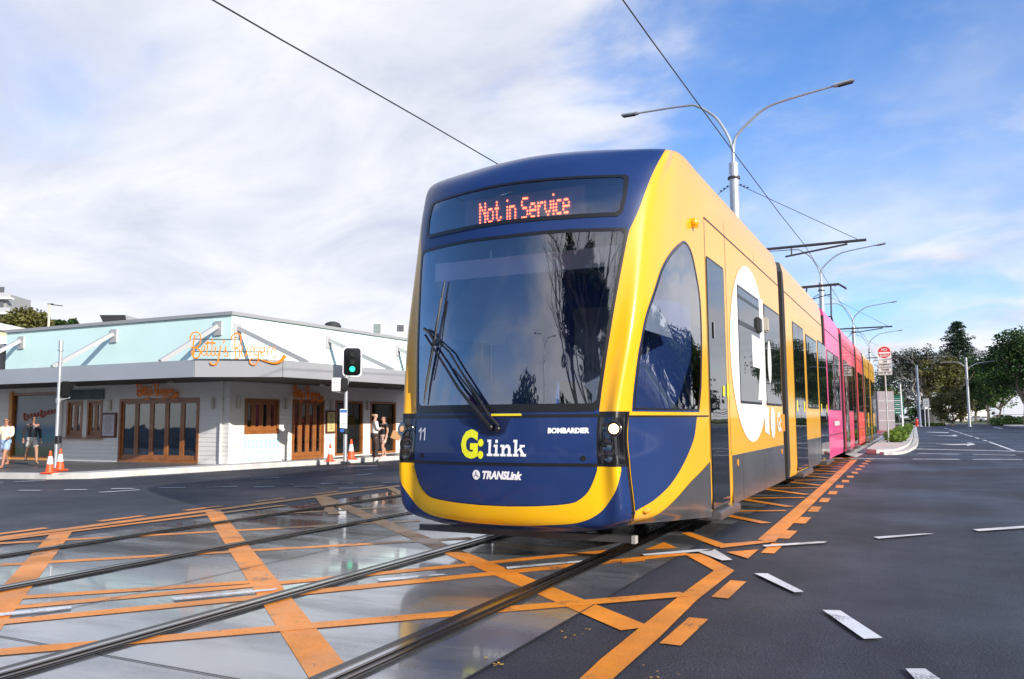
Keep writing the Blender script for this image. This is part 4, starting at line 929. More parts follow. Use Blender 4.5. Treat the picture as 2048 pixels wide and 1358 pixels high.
b = MB(); b.prism([(-27.5, YB-.003), (-27.5, 14.0), (-15.13, 14.0), (-13.46, 15.08), (-13.46, 24.1), (XB+.003, 24.1), (XB+.003, YB-.003)], 2.27, 2.62); b.build('canopy', M_SOFF, rest)
b = MB()
def fas(p, q, z0=2.27, z1=2.67, t=.03):
    p = Vector(p); q = Vector(q); d = (q-p).normalized(); n = Vector((d.y, -d.x))*t
    b.add([(*p, z0), (*q, z0), (*(q+n), z0), (*(p+n), z0), (*p, z1), (*q, z1), (*(q+n), z1), (*(p+n), z1)], [(0, 1, 2, 3), (4, 5, 6, 7), (0, 1, 5, 4), (2, 3, 7, 6), (0, 3, 7, 4), (1, 2, 6, 5)])
fas((-27.5, 14.0-.003), (-15.13, 14.0-.003)); fas((-15.125, 14.0), (-13.455, 15.077)); fas((-13.455, 15.08), (-13.455, 24.1)); b.build('canopy_fascia', M_FASC, rest)
b = MB()
for x in (-23.6, -20.2, -16.6): b.ball((x, 14.6, 2.2), .07, 8, (1.2, 1, .8)); b.tube([(x, 14.6, 2.2), (x, 14.6, 2.28)], .02, 6)
for y in (17.6, 20.3): b.ball((-14.3, y, 2.2), .07, 8, (1, 1.2, .8)); b.tube([(-14.3, y, 2.2), (-14.3, y, 2.28)], .02, 6)
b.build('soffit_lights', mat('soffit_lamp', (.45, .43, .40), .4), rest, True)
M_STRUT = mat('strut_grey', (.45, .45, .46), .5)
for ax, a in (('L', -24.55), ('L', -20.42), ('L', -16.42), ('R', 16.15), ('R', 19.88), ('R', 23.6)):
    if ax == 'L':
        s_ = MB(); s_.beam((a, YB-.06, 3.72), (a, 14.12, 2.68), .095, .11); br = MB(); br.box((a-.13, YB-.04, 3.48), (a+.13, YB-.001, 3.86))
    else:
        s_ = MB(); s_.beam((XB+.06, a, 3.66), (-13.6, a, 2.68), .095, .11); br = MB(); br.box((XB+.001, a-.12, 3.42), (XB+.04, a+.12, 3.80))
    q = s_.build('canopy_strut', M_STRUT, rest); br.build('bracket', M_STRUT, q)
b = MB()
for x in (-22.5, -16.2): b.tube([(x, YB-.05, .15), (x, YB-.05, 2.27)], .035, 8)
b.build('downpipe', M_BOARD, rest, True)
for x0_, x1_ in ((-26.5, -25.0), (-16.95, XB)): b = MB(); b.box((x0_, YB-.018, .13), (x1_, YB-.002, .20)); b.build('plinth', M_BOARD, rest)
# restaurant furniture seen through the folding doors
def stool(x, y):
    t = empty('bar_stool', (x, y, .03), 0, None, 'stool')
    b = MB(); b.lathe([(.15, .66), (.16, .68), (.15, .70)], n=12); b.build('seat', M_CHAR, t)
    for k in range(4):
        a = math.pi/4+k*math.pi/2; b = MB(); b.tube([(.1*math.cos(a), .1*math.sin(a), .66), (.19*math.cos(a), .19*math.sin(a), 0)], .012, 6); b.build('leg', M_STEELB, t)
    return t
for k, (x, y, lb) in enumerate(((-19.9, 18.6, 'bar stool behind the middle leaf of the folding doors left of the corner'), (-19.3, 18.7, 'bar stool behind the fourth leaf of the folding doors left of the corner'), (-20.6, 18.5, 'bar stool nearest the left leaves of the folding doors left of the corner'))):
    s_ = stool(x, y); s_['label'] = lb; s_['group'] = 'stools inside the restaurant doors'
# script signs
STROKES = [([(250, 250), (240, 330), (225, 420), (235, 500), (240, 560), (225, 620)], 16), ([(180, 350), (175, 290), (210, 225), (270, 205), (330, 230), (355, 300), (345, 390), (300, 450), (240, 475), (180, 465)], 15),
 ([(205, 470), (240, 470), (300, 490), (345, 540), (330, 610), (280, 650), (235, 640), (212, 600), (205, 520)], 18), ([(350, 570), (400, 520), (430, 465), (400, 440), (365, 490), (370, 570), (415, 605), (455, 570)], 13),
 ([(470, 350), (470, 480), (460, 570), (490, 610), (525, 575)], 14), ([(550, 330), (545, 480), (535, 570), (560, 610), (598, 575)], 14), ([(425, 402), (510, 388), (605, 396)], 22),
 ([(612, 450), (600, 560), (630, 605), (668, 560), (692, 430)], 14), ([(692, 430), (672, 600), (640, 715), (590, 762), (535, 755), (510, 715)], 17), ([(735, 335), (755, 362), (738, 405)], 13), ([(750, 575), (785, 450), (778, 505), (822, 590), (790, 622), (748, 600)], 13),
 ([(945, 280), (935, 400), (940, 500), (945, 640)], 15), ([(880, 340), (890, 270), (950, 225), (1010, 240), (1040, 300), (1030, 400), (990, 460), (930, 480), (890, 470)], 16), ([(930, 490), (1000, 500), (1022, 560), (1002, 640), (950, 662), (928, 640)], 15),
 ([(1062, 440), (1050, 560), (1080, 620), (1130, 590), (1152, 450), (1145, 570), (1180, 612)], 13), ([(1190, 605), (1212, 490), (1240, 445), (1262, 495)], 13), ([(1330, 475), (1280, 480), (1260, 550), (1290, 610), (1340, 580), (1352, 465), (1345, 600), (1328, 700), (1270, 765), (1212, 750), (1190, 700), (1235, 655), (1330, 655), (1380, 680)], 14),
 ([(1380, 575), (1440, 525), (1440, 470), (1400, 470), (1380, 540), (1410, 612), (1462, 590)], 13), ([(1490, 605), (1502, 485), (1545, 460)], 13), ([(1545, 590), (1600, 465), (1642, 585), (1625, 640), (1570, 625)], 13)]
SWOOSH = ([(1370, 672), (1500, 715), (1620, 738), (1720, 700), (1795, 600)], [12, 16, 24, 36, 44])
def script_sign(name, fn, sc, label, mat_=M_SIGN):
    b = MB()
    for pts, r in STROKES:
        u = np.linspace(0, len(pts)-1, 5*(len(pts)-1)+1); b.tube([fn(*p) for p in spline(np.array(pts), u)], r*.55*sc, 6)
    u = np.linspace(0, 4, 17); b.tube([fn(*p) for p in spline(np.array(SWOOSH[0]), u)], [v*.62*sc for v in np.interp(u, range(5), SWOOSH[1])], 8)
    o = b.build(name, mat_, None, True, fix=False); return tag(o, label, 'sign', 'orange script signs of the restaurant')
Pa = Vector((-16.643, 15.31)); dv = (Vector((-14.784, 16.51))-Pa); nv = Vector((dv.y, -dv.x)).normalized()
def chfn(x, y):
    r_ = ray(360+x/8.533, 640+y/8.533); n3 = np.array([nv.x, nv.y, 0]); t = (np.array([Pa.x, Pa.y, 0])-CP)@n3/(r_@n3); return tuple(CP+r_*t)
b0 = Vector(chfn(170, 600)); b1 = Vector(chfn(1810, 600)); scl = (b1-b0).length/1640
sg1 = script_sign('restaurant_sign', chfn, scl*1.3, 'large pale orange script sign standing on the canopy corner')
b = MB()
for y_ in (325, 535, 668): b.tube([chfn(225, y_), chfn(1500 if y_ > 400 else 1010, y_+10)], .012, 6)
b.build('sign_rail', M_CHAR, sg1)
def lfn(x, y): u = (x-170)/1640; P = ony(273+u*82, 800-4*u-(765-y)/560*34, 17.43); return tuple(P)
def rfn(x, y): u = (x-170)/1640; P = onx(587+u*59, 803+1*u-(765-y)/560*33, -17.45); return tuple(P)
script_sign('restaurant_sign', lfn, 3.8/1640, 'small deep orange script sign above the folding doors left of the corner')
script_sign('restaurant_sign', rfn, 3.8/1640, 'small deep orange script sign above the folding doors right of the corner')
rest.location = (-17.567, 17.545, .007); rest.scale = (1.1, 1.1, 1.1)      # the corner, its real size
# rooftop plant
def rp_box(name, px0, py0, px1, py1, D, depth, m, label, cat, det=None):
    a = atD(px0, py0, D); c = atD(px1, py1, D); w = np.linalg.norm((c-a)[:2]); h = a[2]-c[2]
    e = empty(name, (float((a[0]+c[0])/2), float((a[1]+c[1])/2), float(c[2])), math.atan2(c[1]-a[1], c[0]-a[0]), label, cat)
    return e, w, h
e, w, h = rp_box('roof_skylight', 199, 630, 280, 646, 31, 1, None, 'black sloping hood rising behind the mint parapet', 'roof hood')
b = MB(); b.add([(-w/2, 0, h), (w*.12, 0, h), (w*.25, 0, -.6), (-w*.2, 0, -.6), (-w/2, 1, h), (w*.12, 1, h), (w*.25, 1, -.6), (-w*.2, 1, -.6)], [(0, 1, 2, 3), (4, 5, 6, 7), (0, 1, 5, 4), (1, 2, 6, 5), (2, 3, 7, 6), (3, 0, 4, 7)]); b.build('hood', mat('black_hood', (.03, .03, .03), .4), e)
b = MB(); b.add([(w*.12, .05, h), (w*.6, .05, h*.35), (w*.6, .05, -.6), (w*.25, .05, -.6), (w*.12, 1, h), (w*.6, 1, h*.35), (w*.6, 1, -.6), (w*.25, 1, -.6)], [(0, 1, 2, 3), (4, 5, 6, 7), (0, 1, 5, 4), (1, 2, 6, 5), (2, 3, 7, 6), (3, 0, 4, 7)]); b.build('slope', M_CAP, e)
P = atD(665, 664, 30.5); e = empty('roof_ventilator', tuple(float(v) for v in P), 0, 'dark domed ventilator turning on the roof behind the parapet', 'roof vent')
b = MB(); b.lathe([(.2, -.4), (.2, .05)], n=14); b.build('base', M_FASC, e); b = MB(); b.lathe([(.16, .05), (.30, .12), (.32, .2), (.26, .32), (.12, .38)], n=18); b.build('turbine', M_DARK, e, True)
b = MB(); b.add([(-.7, -.3, -.3), (.9, -.3, -.4), (.9, .3, -.4), (-.7, .3, -.3), (-.3, -.2, .08), (.4, -.2, .06), (.4, .2, .06), (-.3, .2, .08)], [(0, 1, 2, 3), (4, 5, 6, 7), (0, 1, 5, 4), (1, 2, 6, 5), (2, 3, 7, 6), (3, 0, 4, 7)]); b.build('flashing', mat('blue_flashing', (.3, .38, .5), .5), e)
for px0, px1, py0, py1, lb in ((742, 766, 645, 668, 'boxy white air conditioning unit with green louvres on the roof edge'), (789, 812, 648, 664, 'white air conditioning unit with dark grey louvres just left of the tram')):
    e, w, h = rp_box('air_conditioner', px0, py0, px1, py1, 33, 1, None, lb, 'air conditioner'); e['group'] = 'air conditioners on the restaurant roof'
    b = MB(); b.box((-w/2, 0, -.8), (w/2, .8, h)); b.build('casing', mat('ac_white', (.72, .73, .72), .5), e, bevel=.01)
    b = MB()
    for k in range(7): b.box((-w*.28, -.025, h*.08+k*h*.12), (w*.32, -.003, h*.15+k*h*.12))
    b.build('louvres', mat('ac_louvre', (.18, .25, .23) if px0 < 760 else (.12, .13, .15), .5), e)
# ------------------------------------------------------------------ overhead line, lamp posts
def lamp_post(name, x, y, label, group=None, arms=((-3.79, 1.68), (3.77, 1.48)), h=10.39, zbase=0, cant=True, rot=0, s=1.0, slim=1.0):
    t = empty(name, (x, y, zbase), rot, label, 'lamp post', group)
    b = MB(); b.tube([(0, 0, 0), (0, 0, 9.75*s)], [.17*slim*s, .155*slim*s], 16); b.lathe([(.24*slim, 0), (.24*slim, .05)], n=12); b.build('pole', M_GALV, t, True)
    b = MB(); b.lathe([(.16*slim*s, 9.20*s), (.205*slim*s, 9.20*s), (.205*slim*s, 9.27*s), (.16*slim*s, 9.27*s)], n=16); b.build('collar', M_DARK, t)
    b = MB(); b.tube([(0, 0, 9.74*s), (0, 0, h*s)], .06*s, 10); b.build('spigot', M_GALV, t, True)
    for ex, ez in arms:
        sx = 1 if ex > 0 else -1; q = abs(ex)*s; z0 = h*s-.02
        ks = [(0, z0-.15*s), (.03*q, z0+.25*s), (.12*q, z0+ez*.42*s), (.28*q, z0+ez*.72*s), (.45*q, z0+ez*.84*s), (q*.86, z0+ez*.98*s)]
        if sx < 0: ks = [(0, z0-.15*s), (.04*q, z0+.35*s), (.14*q, z0+ez*.62*s), (.30*q, z0+ez*.92*s), (.42*q, z0+ez*.98*s), (q*.86, z0+ez*1.0*s)]
        P_ = spline(np.array(ks), np.linspace(0, 5, 31)); a = MB(); a.tube([(sx*p[0], 0, p[1]) for p in P_], [.055*s-.02*s*i/30 for i in range(31)], 8); am = a.build('lamp_arm', M_GALV, t, True)
        p0, p1 = P_[-3], P_[-1]; d = Vector((sx*(p1[0]-p0[0]), 0, p1[1]-p0[1])).normalized()
        hd = MB(); c = Vector((sx*P_[-1][0], 0, P_[-1][1])); 
        hd.beam(c-d*.02, c+d*.62*s, .22*s, .085*s); o = hd.build('lamp_head', M_GALV, am, bevel=.03*s)
        ln = MB(); dn = Vector((-d.z, 0, d.x)) if d.x > 0 else Vector((d.z, 0, -d.x)); dn = dn if dn.z < 0 else -dn
        ln.beam(c+d*.12*s+dn*.05*s, c+d*.56*s+dn*.05*s, .16*s, .03*s); ln.build('lens', M_CHAR, o)
    return t
def cantilever(parent, span, z=6.7, both=True):
    for sx in ((1, -1) if both else (1,)):
        b = MB(); b.tube([(sx*.12, 0, z+.02), (sx*span, 0, z+.03)], .045, 8); b.tube([(sx*.12, 0, z-.62), (sx*.35, 0, z-.58)], .04, 8)
        o = b.build('cantilever_arm', M_CHAR, parent, True)
        q = MB(); q.tube([(sx*1.55, 0, z-.28), (sx*(span-.55), 0, z-.05)], .03, 6); q.tube([(sx*1.75, 0, z-.25), (sx*1.75, 0, z+.02)], .025, 6); q.tube([(sx*(span-.6), 0, z-.06), (sx*(span-.6), 0, z+.02)], .02, 6); q.build('registration_arm', M_CHAR, o, True)
        q = MB(); q.tube([(sx*.14, 0, 9.0), (sx*span*.94, 0, z+.06)], .010, 5); q.build('stay_wire', M_WIRE, o)
        q = MB()
        for k in range(3): q.ball((sx*(.22+.11*k), 0, 8.98-.06*k), .045, 8, (1, .5, .6))
        q.build('insulator', M_DARK, o, True)
PY = [27.52, 55.1, 83.7, 112.0]
PL = ['tall galvanised double lamp post rising just behind the tram front, nearest of the row', 'second double lamp post along the tram line, behind the pantograph', 'third double lamp post, above the pink and red tram cars', 'farthest double lamp post of the tram line, left of the no entry sign']
for y, lb in zip(PY, PL):
    t = lamp_post('lamp_post', -5.2, y, lb, 'double lamp posts between the tram tracks'); cantilever(t, 3.98)
b = MB(); b.tube([(-5.2, 27.5, 6.2), (-5.2, 27.5, 6.9)], .19, 12); b.build('arm_clamp', M_DARK, [o for o in bpy.data.objects if o.name == 'lamp_post'][0]) if False else None
def wire(pts, r, label):
    b = MB(); b.tube(pts, r, 5); o = b.build('overhead_wire', M_WIRE); return tag(o, label, 'wire', 'overhead tram wires')
wire([onx(1235, -15, XC), onx(1300, 76, XC), onx(1470, 308, XC), onx(1560, 428, XC), onx(1607, 487, XC)], .011, 'contact wire running down from the top right of centre to behind the tram roof')
zz = float(onx(1607, 487, XC)[2]); yy = float(onx(1607, 487, XC)[1])
wire([(XC, yy, zz), (XC, 55, 6.95), (XC, 83, 6.7), (XC, 120, 6.6)], .011, 'contact wire beyond the first cantilever arm, running off above the tram roof')
wire([onx(405, -12, XT2), onx(560, 78, XT2), onx(700, 157, XT2), onx(850, 243, XT2), onx(992, 326, XT2), (XT2, 28, 6.3), (XT2, 83, 6.6)], .011, 'contact wire crossing the upper left sky down to the tram roof')
# ------------------------------------------------------------------ no entry sign and near traffic island
def spts(pts, n=5, closed=False): return [tuple(p) for p in spline(np.array(pts, float), np.linspace(0, len(pts)-1, n*(len(pts)-1)+1))]
i_r = [(-1.66, 30.6), (-1.25, 30.0), (-.78, 30.6), (-.52, 33.5), (-.34, 38.5), (-.30, 48), (-.35, 62), (-.45, 85), (-.6, 120)]
isl = spts(i_r, 4)+[(-1.70, 120), (-1.70, 31.5)]
zsheet('traffic_island', [(-1.70, 31.5), (-1.66, 30.8)]+[p for p in spts([(x-.09, y+.15) for x, y in i_r[1:]], 4)]+[(-1.70, 119.9)], -.02, .16, M_KERB)
kerb('island_kerb', spts([(x+.07, y) for x, y in i_r[1:]], 4), .24, .09)
gm = mat('planting_soil', (.05, .035, .025), .9)
sheet('island_planting', [(-1.35, 39), (-.72, 39), (-.6, 46), (-.62, 80), (-.9, 110), (-1.45, 110)], .165, gm)
def leafmat(name, c, var=.5, rough=.55):
    m = bpy.data.materials.new(name); m.use_nodes = True; t = m.node_tree; b = t.nodes['Principled BSDF']; nn = t.nodes.new; ll = t.links.new
    ge = nn('ShaderNodeNewGeometry'); r = nn('ShaderNodeMapRange'); ll(ge.outputs['Random Per Island'], r.inputs[0]); r.inputs[3].default_value = 1-var; r.inputs[4].default_value = 1+var
    x = nn('ShaderNodeVectorMath'); x.operation = 'SCALE'; x.inputs[0].default_value = c; ll(r.outputs[0], x.inputs['Scale']); ll(x.outputs[0], b.inputs['Base Color']); b.inputs['Roughness'].default_value = rough; b.inputs['Specular IOR Level'].default_value = .3
    tl = nn('ShaderNodeBsdfTranslucent'); ll(x.outputs[0], tl.inputs[0]); mx_ = nn('ShaderNodeMixShader'); mx_.inputs[0].default_value = .25; ll(b.outputs[0], mx_.inputs[1]); ll(tl.outputs[0], mx_.inputs[2]); ll(mx_.outputs[0], t.nodes['Material Output'].inputs[0])
    return m
LG = leafmat('leaf_green', (.07, .14, .025)); LD = leafmat('leaf_dark', (.036, .078, .020)); LO = leafmat('leaf_olive', (.13, .125, .035)); LGY = leafmat('leaf_greygreen', (.075, .085, .055)); LP = leafmat('leaf_pine', (.022, .045, .026)); LB = leafmat('leaf_bright', (.12, .19, .025))
BK = mat('bark', (.16, .13, .10), .8, bump=.6, bscale=8, var=.35, vscale=2); BKG = mat('pale_bark', (.36, .34, .31), .8, bump=.4, bscale=8, var=.3, vscale=2)
rng = np.random.default_rng(11)
def leafcloud(name, clumps, nleaf, size, m, parent=None, flat=1., asp=.55):
    """clumps: (x,y,z,rx,ry,rz); leaves are small bent quads filling every clump's outer shell"""
    C_ = np.array(clumps, float); vol = (C_[:, 3]*C_[:, 4]*C_[:, 5])**(2/3); pr_ = vol/vol.sum()
    k = rng.choice(len(C_), nleaf, p=pr_); d = rng.normal(size=(nleaf, 3)); d /= np.linalg.norm(d, axis=1)[:, None]; rad = rng.uniform(.25, 1, nleaf)**.5*rng.uniform(.85, 1.08, nleaf)
    P = C_[k, :3]+d*C_[k, 3:6]*rad[:, None]
    a = rng.normal(size=(nleaf, 3)); a[:, 2] *= .6; a /= np.linalg.norm(a, axis=1)[:, None]; n = rng.normal(size=(nleaf, 3)); n[:, 2] += flat*.8; b_ = np.cross(a, n); b_ /= np.linalg.norm(b_, axis=1)[:, None]
    s = size*rng.uniform(.6, 1.3, nleaf)[:, None]; a = a*s; b_ = b_*s*asp
    V = np.stack([P-a, P+b_, P+a, P-b_], 1).reshape(-1, 3); me = bpy.data.meshes.new(name); me.vertices.add(len(V)); me.vertices.foreach_set('co', V.ravel())
    me.loops.add(4*nleaf); me.loops.foreach_set('vertex_index', np.arange(4*nleaf)); me.polygons.add(nleaf); me.polygons.foreach_set('loop_start', np.arange(0, 4*nleaf, 4)); me.update(calc_edges=True)
    return link(name, me, m, parent)
def branchy(b, p, d, L_, r, depth, tips, spread=.55, nb=3, up=.12, seg=3):
    pts = [Vector(p)]; dd = Vector(d).normalized(); rs = [r]
    for i in range(seg):
        dd = (dd+Vector(rng.normal(size=3))*.16+Vector((0, 0, up))).normalized(); pts.append(pts[-1]+dd*L_/seg); rs.append(r*(1-.45*(i+1)/seg))
    b.tube(pts, rs, 6 if depth > 1 else 4, False)
    if depth == 0: tips.append(tuple(pts[-1])); return
    for k in range(nb):
        a = Vector(rng.normal(size=3)); a = (a-dd*a.dot(dd)).normalized(); q = pts[-1] if k < nb-1 else pts[-2]
        branchy(b, q, (dd+a*spread*rng.uniform(.7, 1.5)).normalized(), L_*rng.uniform(.62, .85), r*.55, depth-1, tips, spread, nb, up, seg)
    if depth <= 2: tips.append(tuple(pts[-1]))
def tree(P, h, cw, label, leaf, nleaf=6000, size=.3, trunk_h=.25, tr=.3, depth=3, name='tree', bark=None, group='trees beyond the road', squash=.55, cl=.2, spread=.6, lean=(0, 0), cdensity=1.0):
    t = empty(name, (float(P[0]), float(P[1]), float(P[2])), 0, label, 'tree', group)
    b = MB(); tips = []; branchy(b, (0, 0, -.2), (lean[0], lean[1], 1), h*trunk_h+.2, tr, 0, [], seg=4)
    top = Vector((lean[0]*h*trunk_h, lean[1]*h*trunk_h, h*trunk_h)); nlimb = 5
    for k in range(nlimb):
        a = 2*math.pi*k/nlimb+rng.uniform(-.3, .3); branchy(b, top-Vector((0, 0, .1*h*trunk_h)), (math.cos(a)*cw/h*1.2, math.sin(a)*cw/h*1.2, .9), h*.38*(1-trunk_h), tr*.6, depth-1, tips, spread)
    b.build('trunk', bark or BK, t, True, fix=False)
    T = np.array(tips); zc_ = h*(1-squash/2); c = np.array([top.x, top.y, h*(trunk_h+1)/2])
    ext = np.maximum(np.abs(T-c).max(0), 1e-3); lim = np.array([cw/2, cw/2, h*(1-trunk_h)/2])
    T2 = c+(T-c)/ext*lim*.86
    # extra clumps on an uneven ellipsoid shell
    m_ = int(26*cdensity); d = rng.normal(size=(m_, 3)); d /= np.linalg.norm(d, axis=1)[:, None]; d[:, 2] = np.abs(d[:, 2])*1.0-.35*rng.random(m_); E_ = c+d*lim*rng.uniform(.62, .98, m_)[:, None]
    cl_r = cl*min(cw, h)
    cl_ = [(x, y, max(z, (trunk_h+.06)*h), cl_r*rng.uniform(.6, 1.2), cl_r*rng.uniform(.6, 1.2), cl_r*rng.uniform(.4, .8)) for x, y, z in np.vstack([T2, E_])]
    leafcloud('crown', cl_, nleaf, size, leaf, t); return t
P0 = g(1790, 870, .16)
tag(leafcloud('island_shrubs', [(-1.05+.28*math.sin(k*2.1), 39.6+k*1.7, .34, .32, .8, .24) for k in range(30)], 5200, .085, LB), 'low green groundcover planted along the traffic island', 'ground cover', None, 'stuff')
def sign_plate(parent, name, w, h, zc_, y, m, r=.03, th=.012, x=0):
    b = MB(); p = rrect(-w/2+x, w/2+x, zc_-h/2, zc_+h/2, r); n = len(p)
    b.add([(u, y, v) for u, v in p]+[(u, y-th, v) for u, v in p], [list(range(n)), list(range(n, 2*n))]+[(i, (i+1) % n, n+(i+1) % n, n+i) for i in range(n)]); return b.build(name, m, parent)
M_SW = mat('sign_white', (.78, .78, .77), .45); M_SR = mat('sign_red', (.72, .02, .03), .45); M_SB = mat('sign_black', (.02, .02, .02), .5); M_SG = mat('sign_green', (.01, .16, .10), .45); M_SBK = mat('sign_back', (.55, .56, .57), .5, metal=.4)
P = g(1777.5, 884.5, .16); ps = P
ne = empty('no_entry_sign', (float(P[0]), float(P[1]), .16), 0, 'red and white no entry sign with two white plates on the island nose', 'road sign')
b = MB(); b.tube([(0, 0, 0), (-.02, 0, 4.1)], .032, 10); b.build('post', M_GALV, ne, True)
pl = sign_plate(ne, 'sign_panel', .54, .56, 3.86, -.045, M_SW, .05); 
b = MB(); b.lathe([(.25, 0), (.25, .004)], n=36); d_ = b.build('red_disc', M_SR, pl); d_.data.transform(Matrix.Translation((0, -.057, 3.86)) @ Matrix.Rotation(math.pi/2, 4, 'X'))
b = MB(); b.box((-.225, -.066, 3.80), (.225, -.0615, 3.875)); b.build('white_bar', M_SW, pl)
def stxt(par, s, size, x, y, z, m, bold=.004, cond=1): return text('lettering', s, size, m, par, frame((x, y, z), (1, 0, 0), (0, 0, 1)), .001, cond, bold, align='CENTER')
stxt(pl, 'NO', .15, 0, -.0665, 3.93, M_SW); stxt(pl, 'ENTRY', .13, 0, -.0665, 3.67, M_SW, cond=.85)
for k, (lines, zc_) in enumerate(((('ON', 'TRAMWAY'), 3.39), (('TRAMS', 'EXCEPTED'), 3.04))):
    q = sign_plate(ne, 'sign_panel', .54, .32, zc_, -.045, M_SW, .03); fr_ = sign_plate(q, 'border', .50, .28, zc_, -.058, M_SB, .025, .001); sign_plate(q, 'field', .48, .26, zc_, -.0600, M_SW, .02, .001)
    stxt(q, lines[0], .125, 0, -.0625, zc_+.025, M_SB, .004, .85); stxt(q, lines[1], .125, 0, -.0625, zc_-.10, M_SB, .004, .75)
# ------------------------------------------------------------------ signal posts by the crossing
def cyl_post(parent, r, z1, name='post', m=None): b = MB(); b.tube([(0, 0, 0), (0, 0, z1)], r, 12); return b.build(name, m or M_GALV, parent, True)
P = g(690, 923, .115); P2 = atD(682, 700, float((P-CP)@FW))
hz_ = P2[2]-.12
ts = empty('traffic_signal', (float(P[0]), float(P[1]), .12), 0, 'signal post with black lantern board and green light on the footpath beside the tram', 'traffic signal')
ts.rotation_euler = (0, 0, math.atan2(P[1], P[0])-math.pi/2)   # local -y looks toward the crossing
dS = float((P-CP)@FW); k_ = dS/F                                 # metres per photo pixel there
cyl_post(ts, .055, hz_-.25)
zc_ = float(atD(700, 722, dS)[2])-.12; xc_ = 12*k_
hs = sign_plate(ts, 'backing_board', 38*k_, 60*k_, zc_, -.02, M_WHITEF, .10, .02, xc_); sign_plate(hs, 'board_face', 33*k_, 55*k_, zc_, -.045, M_BLACKG, .09, .02, xc_)
for i in range(3):
    z = zc_+(1-i)*15*k_; b = MB(); b.tube([(xc_, -.06, z), (xc_, -.085, z)], [.085, .09], 16, False); v = b.build('visor', M_BLACK, hs, True)
    b = MB(); b.tube([(xc_, -.066, z), (xc_, -.080, z)], .078, 16); b.build('lamp', mat('green_light', (.02, .5, .25), .3, emit=(.02, .85, .45), estr=1.0) if i == 2 else mat('unlit_lamp', (.02, .02, .02), .2), v)
b = MB(); b.box((-28*k_, -.12, zc_-60*k_), (-10*k_, -.06, zc_-33*k_)); sb = b.build('signal_box', mat('box_white', (.78, .78, .76), .5), ts, bevel=.015)
for q in ((-22*k_, zc_-42*k_), (-16*k_, zc_-42*k_)):
    b = MB(); b.tube([(q[0], -.121, q[1]), (q[0], -.124, q[1])], .018, 10); b.build('port', M_BLACK, sb)
b = MB(); b.box((-10*k_, -.16, zc_-60*k_), (4*k_, .08, zc_-33*k_)); b.build('side_lantern', M_BLACK, ts, bevel=.03)
b = MB(); b.tube([(-20*k_, -.08, zc_-61*k_), (0, 0, zc_-64*k_)], .012, 6); b.tube([(-.02, 0, zc_-61*k_), (8*k_, -.02, zc_-25*k_)], .03, 6); b.build('bracket', M_GALV, ts, True)
zp = float(atD(685, 818, dS)[2])-.12; zq = float(atD(685, 856, dS)[2])-.12
bn = sign_plate(ts, 'notice', 14*k_, zp-zq, (zp+zq)/2, -.06, M_SW, .01, .01, -4*k_)
blu = mat('notice_blue', (.02, .12, .42), .5)
for za, zb_ in ((.02, .10), (.55, .63)): sign_plate(bn, 'print', 13*k_, zb_-za, zp-(za+zb_)/2, -.0715, blu, .003, .001, -4*k_)
for j in range(4): sign_plate(bn, 'print', 8*k_, .012, zp-.16-.08*j, -.0715, M_SB, .002, .001, -4.5*k_)
b = MB(); b.tube([(0, 0, zq-.16), (0, 0, zq-.02)], .085, 10); b.build('push_button', M_BLACK, ts, True)
P = g(110.5, 936, .12); dS = float((P-CP)@FW); k_ = dS/F
t2 = empty('traffic_signal', (float(P[0]), float(P[1]), .12), math.atan2(P[1], P[0])-math.pi/2, 'slim grey signal post with a black lantern seen edge on behind two cones', 'traffic signal')
ztop = float(atD(103, 700, dS)[2])-.12; cyl_post(t2, .042, ztop)
b = MB(); b.tube([(0, 0, ztop), (0, 0, ztop+.02)], .075, 12); b.tube([(0, 0, ztop-.3), (0, 0, ztop-.28)], .06, 12); b.tube([(0, 0, ztop+.02), (0, 0, ztop+.26)], .055, 12); b.build('post_cap', M_GALV, t2, True)
zc_ = float(atD(118, 778, dS)[2])-.12; b = MB(); b.box((3*k_, -.1, zc_-.2), (20*k_, .18, zc_+.2)); b.box((18*k_, -.08, zc_-.02), (26*k_, .02, zc_+.16)); ln = b.build('lantern', mat('matt_black', (.010, .010, .011), .8, spec=.1), t2, bevel=.03)
b = MB(); b.tube([(0, 0, zc_-.27), (.25, 0, zc_-.2)], .02, 6); b.lathe([(.06, zc_-.33), (.06, zc_-.22)], n=10); b.build('bracket', M_GALV, t2, True)
zc_ = float(atD(106, 880, dS)[2])-.12; b = MB(); b.tube([(.03, -.03, zc_-.08), (.03, -.03, zc_+.1)], .08, 10); b.build('push_button', M_BLACK, t2, True)
# ------------------------------------------------------------------ cones
M_CO = mat('cone_orange', (.85, .10, .025), .5); M_CW = mat('cone_white', (.82, .82, .82), .4)
def cone(px, py, hpx, label):
    P = g(px, py, .12); k_ = float((P-CP)@FW)/F; h = hpx*k_; t = empty('traffic_cone', (float(P[0]), float(P[1]), .12), .3, label, 'traffic cone', 'orange traffic cones on the footpath')
    b = MB(); b.box((-h*.27, -h*.27, 0), (h*.27, h*.27, h*.06)); b.build('base', M_CO, t, bevel=.012)
    r = lambda z: h*(.20-.155*z); b = MB(); b.lathe([(r(.06), h*.06), (r(.42), h*.42), (r(.42)*.97, h*.43), (r(.76)*.97, h*.75), (r(.76), h*.76), (r(1), h), (r(1)*.6, h*1.01)], n=18); b.build('body', M_CO, t, True)
    b = MB(); b.lathe([(r(.42)*1.02, h*.42), (r(.76)*1.02, h*.76)], n=18); b.build('reflective_band', M_CW, t, True)
cone(99, 947, 45, 'orange cone with a white band, left of the pair at the slim signal post'); cone(119.5, 941, 43, 'orange cone with a white band, right of the pair at the slim signal post')
